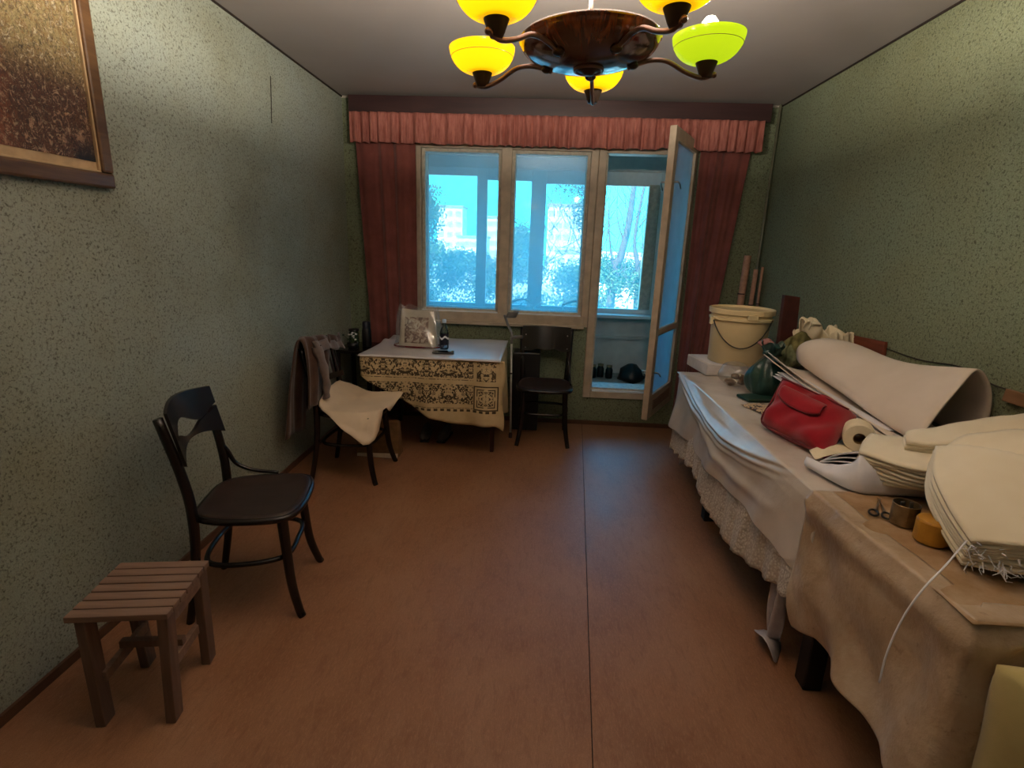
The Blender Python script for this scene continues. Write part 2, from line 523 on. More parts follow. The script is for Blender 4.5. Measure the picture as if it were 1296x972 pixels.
# back wall around the stepped opening (window x -1.02..0.345 z .85..2.21, door x .42..1.12 z .24..2.21)
WX0, WX1, DX1, WZ0, DZ0, WZ1 = -1.02, 0.395, 1.125, 0.852, 0.245, 2.235
b = MB()
b.box((XL, YB, -.1), (WX0, YB + WT, H)); b.box((DX1, YB, -.1), (XR, YB + WT, H))
b.box((WX0, YB, WZ1), (DX1, YB + WT, H)); b.box((WX0, YB, -.1), (WX1, YB + WT, WZ0)); b.box((WX1, YB, -.1), (DX1, YB + WT, DZ0))
struct(b.mk('wall_back', M['wall_r']))
# trims
struct(MB().tube([(XL + .004, YF, H - .004), (XL + .004, YB, H - .004)], 0.006, 6).mk('trim_1', M['dark_trim']))
struct(MB().tube([(XR - .004, YF, H - .004), (XR - .004, YB, H - .004)], 0.006, 6).mk('trim_2', M['dark_trim']))
sbox('trim_3', (XL, YB - .012, H - .014), (XR, YB, H), M['frame_grey'])
sbox('baseboard_back', (XL, YB - .014, 0), (XR, YB, .035), M['skirt'])
sbox('baseboard_left', (XL, YF, 0), (XL + .012, YB - .015, .035), M['skirt'])
sbox('baseboard_right', (XR - .012, YF, 0), (XR, YB - .015, .035), M['skirt'])

# ------------------------------------------------------------------ window and balcony door frames
def frame_rect(name, x0, x1, z0, z1, w, y0, y1, m, parent, bevel=0.004, wb=None):
    wb = wb or w
    b = MB()
    b.box((x0, y0, z0), (x0 + w, y1, z1)); b.box((x1 - w, y0, z0), (x1, y1, z1))
    b.box((x0 + w, y0, z1 - w), (x1 - w, y1, z1)); b.box((x0 + w, y0, z0), (x1 - w, y1, z0 + wb))
    return b.mk(name, m, parent, bevel=bevel)
win = bpy.data.objects.new('window_1', None); COL.objects.link(win); win['kind'] = 'structure'
FY0, FY1 = YB - .02, YB + .10
frame_rect('casing', WX0 - .005, WX1, WZ0 - .005, WZ1, .035, FY0, FY1, M['frame'], win, wb=.085)
sbox('mullion', (-.352, FY0 - .002, WZ0 + .08), (-.272, FY1, WZ1 - .03), M['frame'], win, .004)
sbox('mullion', (.338, FY0 - .002, WZ0 + .08), (WX1 - .002, FY1, WZ1 - .03), M['frame'], win, .004)
for (a, c) in ((WX0 + .032, -.352), (-.272, .338)):
    s_ = frame_rect('sash', a, c, WZ0 + .082, WZ1 - .034, .026, YB + .02, YB + .065, M['frame_grey'], win)
    sbox('pane', (a + .024, YB + .040, WZ0 + .106), (c - .024, YB + .044, WZ1 - .058), M['glass'], s_)
    s2 = frame_rect('sash', a, c, WZ0 + .082, WZ1 - .034, .030, YB + .12, YB + .16, M['frame_grey'], win)
    sbox('pane', (a + .028, YB + .138, WZ0 + .11), (c - .028, YB + .142, WZ1 - .062), M['glass_clean'], s2)
sbox('sill_ledge', (WX0, FY0 - .03, WZ0 - .018), (WX1 - .03, FY1, WZ0 + .006), M['frame'], win, .004)
sbox('glazing_bead', (WX0 + .03, YB - .004, WZ0 + .078), (WX1 - .06, YB + .02, WZ0 + .088), M['pvc'], win)

door = bpy.data.objects.new('door_1', None); COL.objects.link(door); door['kind'] = 'structure'
b = MB()
b.box((WX1 + .002, FY0, DZ0), (WX1 + .062, FY1, WZ1)); b.box((DX1 - .055, FY0, DZ0), (DX1, FY1, WZ1))
b.box((WX1 + .062, FY0, WZ1 - .045), (DX1 - .055, FY1, WZ1)); b.box((WX1 + .062, FY0, DZ0), (DX1 - .055, FY1, DZ0 + .055))
b.mk('door_frame', M['frame'], door, bevel=.005)
b = MB(); b.box((WX1 + .060, FY0 + .035, DZ0 + .05), (WX1 + .078, FY1 + .1, WZ1 - .04)); b.box((WX1 + .078, FY0 + .035, DZ0 + .05), (DX1 - .055, FY1 + .1, DZ0 + .085))
b.mk('door_rebate', M['frame_grey'], door, bevel=.003)
sbox('threshold_strip', (WX1 + .08, FY0 + .01, DZ0 + .055), (DX1 - .06, FY0 + .034, DZ0 + .068), M['pvc'], door)

# open balcony door leaf, hinged on the right jamb, swung into the room
leaf = thing('balcony_door_leaf', 'open wooden balcony door leaf with two panes standing ajar into the room', 'door', (1.115, YB - .035, 0), math.atan2(-.60, -.315))
LW, LT, LZ0, LZ1 = 0.66, 0.045, 0.262, 2.275
b = MB()
b.box((0, -LT / 2, LZ0), (.075, LT / 2, LZ1)); b.box((LW - .075, -LT / 2, LZ0), (LW, LT / 2, LZ1))
b.box((.075, -LT / 2, LZ1 - .085), (LW - .075, LT / 2, LZ1)); b.box((.075, -LT / 2, .885), (LW - .075, LT / 2, .935))
b.box((.075, -LT / 2, LZ0), (LW - .075, LT / 2, .44))
b.mk('leaf_frame', M['frame'], leaf, bevel=.004)
sbox('kick_panel', (.10, -LT / 2 - .006, LZ0 + .06), (LW - .10, LT / 2 + .006, .40), M['stool'], leaf, .003)
sbox('pane', (.070, -.003, .930), (LW - .070, .003, LZ1 - .08), M['glass_door'], leaf)
sbox('pane', (.070, -.003, .435), (LW - .070, .003, .89), M['glass_door'], leaf)
for zz in (1.93, .62):
    h_ = MB().tube(crv([(LW - .04, LT / 2 + .002, zz), (LW - .04, LT / 2 + .03, zz), (LW - .06, LT / 2 + .04, zz - .01), (LW - .10, LT / 2 + .04, zz - .035)]), .006, 8).mk('latch', M['metal'], leaf, smooth=True)
    MB().tube(crv([(LW - .04, -LT / 2 - .002, zz), (LW - .04, -LT / 2 - .03, zz), (LW - .06, -LT / 2 - .04, zz - .01), (LW - .10, -LT / 2 - .04, zz - .045)]), .006, 8).mk('latch', M['metal'], leaf, smooth=True)
for zz in (.45, 1.25, 2.05):
    MB().tube([(-.004, 0, zz), (-.004, 0, zz + .09)], .009, 10).mk('hinge', M['metal'], leaf, smooth=True)

# ------------------------------------------------------------------ balcony
BY = 5.75; BZ = 0.16
sbox('floor_balcony', (XL - .1, YB + WT, -.1), (XR + .1, BY + .15, BZ), M['concrete'])
b = MB(); b.box((XL - .15, YB + WT, -.1), (XL, BY + .15, H)); struct(b.mk('wall_balcony_left', M['plaster']))
b = MB(); b.box((XR, YB + WT, -.1), (XR + .15, BY + .15, H)); struct(b.mk('wall_balcony_right', M['plaster']))
sbox('wall_parapet', (XL, BY, BZ), (XR, BY + .12, .80), M['plaster'])
sbox('trim_4', (XL, BY - .035, .545), (XR, BY, .575), M['plaster'])
sbox('trim_5', (XL, BY - .16, .785), (XR, BY - .001, .815), M['pvc'])
sbox('wall_header', (XL, BY, 2.235), (XR, BY + .12, H), M['plaster'])
gw = bpy.data.objects.new('window_2', None); COL.objects.link(gw); gw['kind'] = 'structure'
GZ0, GZ1 = .80, 2.235
for nm, (x0, x1) in (('jamb', (-1.602, -1.23)), ('mullion', (-.707, -.600)), ('mullion', (-.147, .006)), ('jamb', (1.16, 1.717))):
    sbox(nm, (x0, BY + .01, GZ0), (x1, BY + .075, GZ1), M['pvc'], gw, .004)
for (x0, x1, zt) in ((-1.23, -.707, 2.16), (-.600, -.147, 2.125), (.006, 1.16, 2.105)):
    b = MB(); b.box((x0, BY + .01, zt), (x1, BY + .07, GZ1)); b.box((x0, BY + .01, GZ0), (x1, BY + .07, .865))
    b.mk('rail', M['pvc'], gw, bevel=.003)
    sbox('pane', (x0, BY + .04, .865), (x1, BY + .045, zt), M['glass_clean'], gw)
sbox('sash_side', (1.045, BY + .002, .865), (1.16, BY + .08, 2.12), M['frame_grey'], gw, .004)

# clutter on the balcony
jar_lab = [('dark glass jar on the balcony floor beside the door jamb', .585), ('dark glass jar on the balcony floor, middle of three', .67), ('dark glass jar on the balcony floor, furthest from the jamb', .755)]
for i, (lab, x) in enumerate(jar_lab):
    t = thing('glass_jar', lab, 'jar', (x, 5.50 + .05 * (i % 2), BZ), group='jars on the balcony floor')
    MB().lathe([(.001, 0), (.036, 0), (.038, .02), (.038, .09), (.028, .11), (.028, .125)], seg=16).mk('body', M['black_plastic'], t, smooth=True)
    MB().lathe([(.03, .12), (.031, .14), (.001, .141)], seg=16).mk('lid', M['tin'], t, smooth=True)
t = thing('crumpled_bag', 'grey crumpled bag lying on the balcony floor beyond the jars', 'bag', (.98, 5.45, BZ))
MB().lathe([(.001, 0), (.12, .0), (.14, .05), (.10, .12), (.04, .17), (.001, .18)], seg=20, jit=lambda a, z: 1 + .18 * math.sin(3 * a + z * 40) + .08 * math.sin(7 * a)).mk('body', M['black_plastic'], t, smooth=True)
for i, (x, lab, sg) in enumerate(((-.20, 'grey folded chair leaning on the balcony ledge, outside the middle of the window', 1), (.36, 'grey folded chair leaning on the balcony ledge, outside the window near the door', -1))):
    t = thing('folding_chair', lab, 'chair', (x, 5.30, BZ), group='folded chairs on the balcony')
    for s_ in (-.16, .16):
        MB().tube(crv([(s_, -.05, 0), (s_ * .98, .06, .45), (s_ * .85, .12, .76)], 4), .011, 8).mk('leg', M['metal'], t, smooth=True)
    MB().tube(crv([(-.14, .12, .755), (0.02 * sg, .13, .80), (.14, .12, .755)], 5), .012, 8).mk('back_rail', M['metal'], t, smooth=True)
    MB().box((-.15, .02, .30), (.15, .04, .62)).mk('seat', M['crutch'], t, bevel=.004)

# ------------------------------------------------------------------ outdoors: trees, houses, ground
GZ = -9.0
sbox('ground_outside', (-150, 9, GZ - .5), (150, 260, GZ), simple('dry_ground', (196, 190, 170), 0.9, var=0.15, nscale=0.3, bump=0))
M['leaf'] = simple('tree_leaves', (58, 84, 44), 0.6, var=0.5, nscale=1.5, bump=0)
M['leaf2'] = simple('tree_leaves_yellowing', (112, 120, 58), 0.6, var=0.4, nscale=1.5, bump=0)
M['bark'] = simple('tree_bark', (74, 62, 54), 0.9, bump=0.5, bscale=20)
M['house'] = simple('pale_house_wall', (232, 226, 212), 0.85, var=0.05, nscale=0.4, bump=0)
M['house_win'] = simple('house_window_glass', (184, 188, 190), 0.3, var=0.2, nscale=0.7, bump=0)
M['house_roof'] = simple('house_roof', (150, 140, 130), 0.8, bump=0)
def leaves(blobs, n_, size, seed):
    r = random.Random(seed); b = MB()
    for _ in range(n_):
        cx, cy, cz, rx, ry, rz = r.choice(blobs)
        while True:
            p = Vector((r.uniform(-1, 1), r.uniform(-1, 1), r.uniform(-1, 1)))
            if p.length < 1: break
        p *= (.35 + .65 * r.random())
        c = Vector((cx + p.x * rx, cy + p.y * ry, cz + p.z * rz))
        s = size * r.uniform(.6, 1.3)
        u = Vector((r.gauss(0, 1), r.gauss(0, 1), r.gauss(0, 1))).normalized()
        w = u.orthogonal().normalized()
        b.add([c - u * s, c + w * s * .5, c + u * s, c - w * s * .5], [(0, 1, 2, 3)])
    return b
def tree(label, x, y, blobs, n_, size, seed, m, trunk, branches=()):
    t = thing('tree', label, 'tree', (x, y, GZ), group='trees beyond the balcony')
    lb = leaves([(a - x, c - y, d - GZ, e, f, g) for a, c, d, e, f, g in blobs], n_, size, seed)
    o = lb.mk('foliage', m, t); o['kind'] = 'stuff'
    MB().tube(crv([(px - x, py - y, pz - GZ) for px, py, pz, pr in trunk], 5), [samp([Vector((q[3], 0, 0)) for q in trunk], i / (5 * (len(trunk) - 1))).x for i in range(5 * (len(trunk) - 1) + 1)], 8).mk('trunk', M['bark'], t, smooth=True)
    for br in branches:
        k = len(br) - 1
        pts = crv([(q[0] - x, q[1] - y, q[2] - GZ) for q in br], 4)
        MB().tube(pts, [lin([(0, br[0][3]), (1, br[-1][3])], i / (len(pts) - 1)) for i in range(len(pts))], 6).mk('branch', M['bark'], t, smooth=True)
    return t
tree('tall dark leafy tree filling the left edge of the window view', -3.1, 14,
     [(-3.3, 14, 1.2, .85, .8, .8), (-3.0, 14, 2.2, .55, .6, .9), (-3.4, 14, 2.7, .6, .6, .6), (-3.2, 14, .1, .9, .8, .8)], 7500, .050, 1, M['leaf'], [(-3.2, 14, GZ, .2), (-3.2, 14, -3, .16), (-3.2, 14, 1.5, .08)])
tree('broad bushy tree low behind the left window pane', -1.7, 15.2,
     [(-2.6, 15.2, .65, .9, .7, .80), (-1.6, 15.2, .45, .9, .7, .85), (-2.0, 15.2, .95, 1.0, .6, .45), (-2.2, 15.2, -.6, 1.3, .8, .8)], 9000, .050, 2, M['leaf'], [(-2.0, 15.2, GZ, .2), (-2.0, 15.2, -3, .12)])
tree('round leafy tree behind the middle of the window', -.75, 17,
     [(-.75, 17, 1.6, .62, .7, .75), (-.6, 17, .8, 1.1, .8, .7), (-.4, 17, -.5, 1.2, .8, .8)], 8000, .055, 3, M['leaf'], [(-.6, 17, GZ, .2), (-.6, 17, -1, .12)])
tree('sparse tree with drooping twigs behind the right window pane', .9, 12.2,
     [(.6, 12.2, .75, .65, .5, .6), (.9, 12.2, 0.3, .8, .6, .6), (.8, 12.2, 2.75, .75, .5, .35), (.9, 12.2, 2.2, .6, .4, .5)], 2600, .038, 4, M['leaf'],
     [(1.25, 12.2, GZ, .14), (1.2, 12.2, 0, .07), (1.15, 12.2, 3.0, .03)],
     [[(1.2, 12.2, .6, .02), (.8, 12.2, 1.5, .014), (.35, 12.2, 2.4, .006)], [(1.2, 12.2, 1.2, .02), (.9, 12.2, 1.9, .012), (.75, 12.2, 2.8, .006)],
      [(1.2, 12.2, .2, .02), (.6, 12.2, .9, .012), (.2, 12.2, 1.3, .006)], [(1.18, 12.2, 1.6, .018), (1.0, 12.2, 2.2, .01), (1.0, 12.2, 2.9, .006)],
      [(1.16, 12.2, 2.9, .012), (.8, 12.2, 3.0, .008), (.45, 12.2, 2.5, .004)], [(1.16, 12.2, 2.9, .012), (.5, 12.2, 3.1, .008), (.1, 12.2, 2.55, .004)]])
tree('forked leaning tree seen through the balcony doorway', 1.7, 11,
     [(1.5, 11, .85, .55, .5, .5), (2.0, 11, .8, .6, .5, .6), (1.7, 11, -.2, .8, .6, .6), (2.3, 11, 1.2, .35, .4, .5), (1.2, 11, 1.1, .35, .3, .35)], 5200, .036, 5, M['leaf'],
     [(1.40, 11, GZ, .16), (1.42, 11, .2, .085), (1.55, 11, 1.3, .075), (1.66, 11, 2.0, .065), (1.72, 11, 3.2, .04)],
     [[(1.95, 11, -.4, .07), (1.93, 11, 1.0, .055), (1.80, 11, 1.7, .045), (1.92, 11, 2.9, .025)], [(1.93, 11, .9, .03), (2.15, 11, 1.7, .018), (2.35, 11, 2.7, .008)],
      [(1.48, 11, .9, .03), (1.3, 11, 1.7, .016), (1.22, 11, 2.6, .008)], [(1.6, 11, 1.6, .02), (1.42, 11, 2.1, .012), (1.38, 11, 2.8, .006)], [(1.86, 11, 1.9, .02), (2.1, 11, 2.3, .01), (2.2, 11, 2.9, .006)],
      [(1.92, 11, .5, .025), (2.2, 11, .9, .014), (2.5, 11, 1.5, .006)]])
tree('yellowing shrubby tree under the houses', -6.4, 34,
     [(-7.0, 34, .9, 1.5, 1.0, 1.1), (-5.4, 34, .4, 1.2, 1.0, 1.0)], 4500, .09, 6, M['leaf2'], [(-6.2, 34, GZ, .2), (-6.2, 34, -2, .12)])
tree('wide tree crown beyond the right pane and the doorway', 2.9, 24,
     [(1.4, 24, .2, 1.3, .9, .8), (3.6, 24, .5, 1.8, .9, 1.0), (2.0, 24, -.8, 2.2, .9, .9)], 7000, .075, 7, M['leaf'], [(2.7, 24, GZ, .2), (2.7, 24, -3, .12)])
def twigs(t, o, box, n_, seed):
    r = random.Random(seed); b = MB()
    for _ in range(n_):
        x = r.uniform(box[0], box[1]); z = r.uniform(box[2], box[3]); y = r.uniform(-.3, .3)
        a = r.uniform(.6, 2.5); L = r.uniform(.3, .9)
        pts = [(x, y, z)]
        for k in range(4):
            a += r.uniform(-.3, .3); x += math.cos(a) * L / 4; z += math.sin(a) * L / 4
            pts.append((x, y, z))
        b.tube([(p[0] - o[0], p[1], p[2] - GZ) for p in pts], [.009, .008, .006, .004, .002], 4)
    q = b.mk('twigs', M['bark'], t); q['kind'] = 'stuff'
twigs(bpy.data.objects['tree.003'], (.9, 0), (0.0, 1.3, .6, 2.4), 60, 5)
twigs(bpy.data.objects['tree.004'], (1.7, 0), (1.1, 2.5, .7, 2.4), 70, 6)
def house(label, x, y, w, d, h, cols, rows_, roof=0.6):
    t = thing('apartment_building', label, 'building', (x, y, GZ))
    MB().box((-w / 2, 0, 0), (w / 2, d, h)).mk('wall', M['house'], t)
    MB().box((-w / 2 - .3, -.3, h), (w / 2 + .3, d, h + roof)).mk('roof', M['house_roof'], t)
    first = None
    for i in range(cols):
        for j in range(rows_):
            cx = -w / 2 + (i + .5) * w / cols; cz = h - (j + .6) * 2.9
            if cz < 1: continue
            if first is None:
                first = MB().box((-.75, -.08, -.7), (.75, .1, .7)).mk('window', M['house_win'], t)
                first.location = (cx, 0, cz)
            else:
                o = first.copy(); COL.objects.link(o); o.parent = t; o.location = (cx, 0, cz)
    return t
house('white tower block seen far off through the left window pane', -27.5, 160, 7.5, 9, 20.4, 3, 6)
house('long low cream house far off beside the tower block', -19.5, 150, 8, 8, 12.0, 6, 2)
house('distant pale block framed between the two window posts', -15.6, 172, 4.6, 8, 18.4, 3, 5)
house('large white apartment building behind the right window pane', 7.6, 142, 13.5, 10, 20.4, 7, 5)
house('long pale low building beyond the trees near the doorway', 18.0, 120, 30, 10, 9.2, 14, 2)
# ------------------------------------------------------------------ pelmet, valance, curtains
o = MB().box((-1.505, YB - .135, 2.408), (1.60, YB - .115, 2.530)).mk('pelmet_board', M['pelmet'], bevel=.003)
tag(o, 'dark brown wooden pelmet board running above the curtains', 'pelmet')
def folds(name, x0t, x1t, x0b, x1b, zt, zb, y, n_f, amp, m, nu=120, nv=24, phase=0.0, bunch=0.0, seed=1, scallop=0.0, thick=.003, bulge=0.0):
    r = random.Random(seed)
    ph = [r.uniform(0, 6.28) for _ in range(5)]
    def fn(u, v):
        x = (x0t + (x1t - x0t) * u) * (1 - v) + (x0b + (x1b - x0b) * u) * v
        uu = u + .012 * math.sin(9 * u + ph[0])
        a = amp * (.35 + .65 * (.5 + .5 * math.sin(7 * u + ph[1] + v)))
        yy = y + a * math.sin(2 * PI * n_f * uu + phase + ph[2] + .5 * math.sin(3 * v + ph[3])) + a * .35 * math.sin(2 * PI * n_f * 2.3 * uu + ph[4] + v)
        z = zt + (zb - zt) * v + (scallop * math.sin(2 * PI * n_f * u + ph[1]) * v)
        return Vector((x, yy, z))
    return MB().grid(fn, nu, nv).mk(name, m, smooth=True, solid=thick)
cl = folds('curtain', -1.487, -1.012, -1.37, -1.008, 2.40, .06, YB - .085, 3.2, .016, M['curtain'], seed=3)
tag(cl, 'long terracotta curtain hanging left of the window behind the small table', 'curtain', 'terracotta curtains')
cr = folds('curtain', 1.135, 1.52, 1.15, 1.33, 2.40, .06, YB - .085, 2.8, .016, M['curtain'], seed=5)
tag(cr, 'long terracotta curtain hanging behind the open balcony door', 'curtain', 'terracotta curtains')
def valfn():
    r = random.Random(11); ph = [r.uniform(0, 6.28) for _ in range(8)]
    def fn(u, v):
        x = -1.495 + 3.045 * u
        w = abs(math.sin(112 * u + ph[0] + 2.5 * math.sin(14 * u))) * 1.5 - .75 + math.sin(310 * u + ph[1] + 3 * math.sin(9 * u + ph[2])) * .45 + math.sin(61 * u + ph[3]) * .4
        yy = YB - .152 - .021 * w * (.45 + .55 * v)
        z = 2.412 + (2.200 - 2.412) * v + .0025 * w * v
        # where the door top pushes the cloth up
        k = math.exp(-((x - 1.02) / .07) ** 2) + .5 * math.exp(-((x - .84) / .05) ** 2)
        yy -= .05 * k * v
        z += .02 * k * v
        return Vector((x, yy, z))
    return fn
val = MB().grid(valfn(), 700, 10).mk('valance', M['valance'], smooth=True, solid=.003)
tag(val, 'gathered salmon pink valance frill hanging under the dark pelmet board', 'valance')
# heating riser and rolls in the right corner
o = MB().tube([(1.692, 4.385, 0), (1.692, 4.385, 1.40), (1.690, 4.385, H)], .010, 10).mk('heating_pipe', M['pipe'], smooth=True)
tag(o, 'thin painted heating pipe running up the corner right of the curtain', 'pipe')
for (x, y, dx, dy, h_, r_, lab) in ((1.535, 4.25, .03, .02, 1.47, .026, 'tallest pinkish wallpaper roll standing in the corner beside the curtain'),
                                (1.60, 4.19, .035, .06, 1.37, .017, 'thin pinkish wallpaper roll standing in the corner, second from the curtain'),
                                (1.645, 4.13, .02, .08, 1.39, .010, 'thinnest pale rod standing in the corner beside the heating pipe')):
    t = thing('wallpaper_roll', lab, 'roll', (x, y, 0))
    MB().tube([(0, 0, 0), (dx / 2, dy / 2, h_ / 2), (dx, dy, h_)], r_, 16).mk('paper', M['roll_paper'], t, smooth=False)
    MB().tube([(dx * .56, dy * .56, h_ * .80), (dx * .565, dy * .565, h_ * .806)], r_ + .0015, 16).mk('tape', M['brick'], t)
o = MB().tube([(XL + .006, 3.283, 2.37), (XL + .004, 3.275, 2.25), (XL + .003, 3.261, 2.12)], .0022, 6).mk('hanging_string', M['dark_trim'])
tag(o, 'thin dark string hanging down the left wall from near the ceiling', 'string')

# ------------------------------------------------------------------ framed picture
pic = thing('framed_picture', 'framed autumn landscape print in a brown wooden frame on the left wall', 'picture', (XL + .002, 1.532, 2.01))
n = N('autumn_print'); v = n.coord()
sp = n.sep(v)
g1 = n.noise(n.coord(scale=(1, 34, 26)), 1.0, 3, 0.7, 1.5)
g2 = n.noise(n.coord(scale=(1, 90, 70)), 1.0, 4, 0.8, 0.8)
upper = n.ramp(g1, [(0.3, srgb(96, 80, 44)), (0.45, srgb(150, 134, 90)), (0.55, srgb(120, 92, 50)), (0.68, srgb(190, 178, 146))])
lower = n.ramp(g1, [(0.3, srgb(40, 24, 22)), (0.43, srgb(104, 66, 48)), (0.52, srgb(60, 38, 34)), (0.62, srgb(170, 132, 104))])
hgt = n.step(n.math('ADD', sp[2], n.math('MULTIPLY', g1, 0.2)), -0.08, 0.12)
c = n.mix(hgt, lower, upper)
redm = n.math('MULTIPLY', n.step(n.math('SUBTRACT', 0.12, n.math('ABSOLUTE', n.math('ADD', sp[1], n.math('MULTIPLY', n.math('SUBTRACT', g1, .5), .12)))), 0.0, 0.06), 0.8)
c = n.mix(redm, c, srgb(128, 70, 46))
c = n.mix(n.step(g2, 0.47, 0.60), c, n.mix(0.65, c, srgb(40, 28, 22)))
br = n.noise(n.coord(scale=(1, 70, 80), loc=(3, 1, 2)), 1.0, 3, 0.8, 0.8)
c = n.mix(n.math('MULTIPLY', n.step(br, 0.56, 0.64), 0.5), c, srgb(196, 176, 140))
dk = n.math('MULTIPLY', n.step(n.math('ADD', sp[1], n.math('MULTIPLY', g1, .15)), 0.36, 0.40), n.step(n.math('SUBTRACT', -.16, sp[2]), 0.05, 0.12))
c = n.mix(dk, c, srgb(24, 22, 28))
M['print'] = n.done(n.bsdf(c, 0.7, 0, n.bump(g2, 0.3, 0.003)))
M['mat_board'] = simple('cream_mat_board', (186, 158, 120), 0.7)
M['pic_frame'] = wood('picture_frame_wood', (78, 52, 32), (108, 78, 48), 0.4, 1, 6)
hw, hh = .45, .375
b = MB()
for a, c2 in (((0, -hw, -hh), (.028, hw, -hh + .052)), ((0, -hw, hh - .052), (.028, hw, hh)), ((0, -hw, -hh + .052), (.028, -hw + .052, hh - .052)), ((0, hw - .052, -hh + .052), (.028, hw, hh - .052))):
    b.box(a, c2)
b.mk('frame', M['pic_frame'], pic, bevel=.008)
b = MB()
hw2, hh2 = hw - .050, hh - .050
for a, c2 in (((0, -hw2, -hh2), (.020, hw2, -hh2 + .008)), ((0, -hw2, hh2 - .008), (.020, hw2, hh2)), ((0, -hw2, -hh2 + .008), (.020, -hw2 + .008, hh2 - .008)), ((0, hw2 - .008, -hh2 + .008), (.020, hw2, hh2 - .008))):
    b.box(a, c2)
b.mk('inner_fillet', M['mat_board'], pic, bevel=.002)
MB().box((0, -hw2, -hh2), (.010, hw2, hh2)).mk('mat', M['mat_board'], pic)
MB().box((.010, -hw2 + .010, -hh2 + .035), (.012, hw2 - .010, hh2 - .010)).mk('print', M['print'], pic)

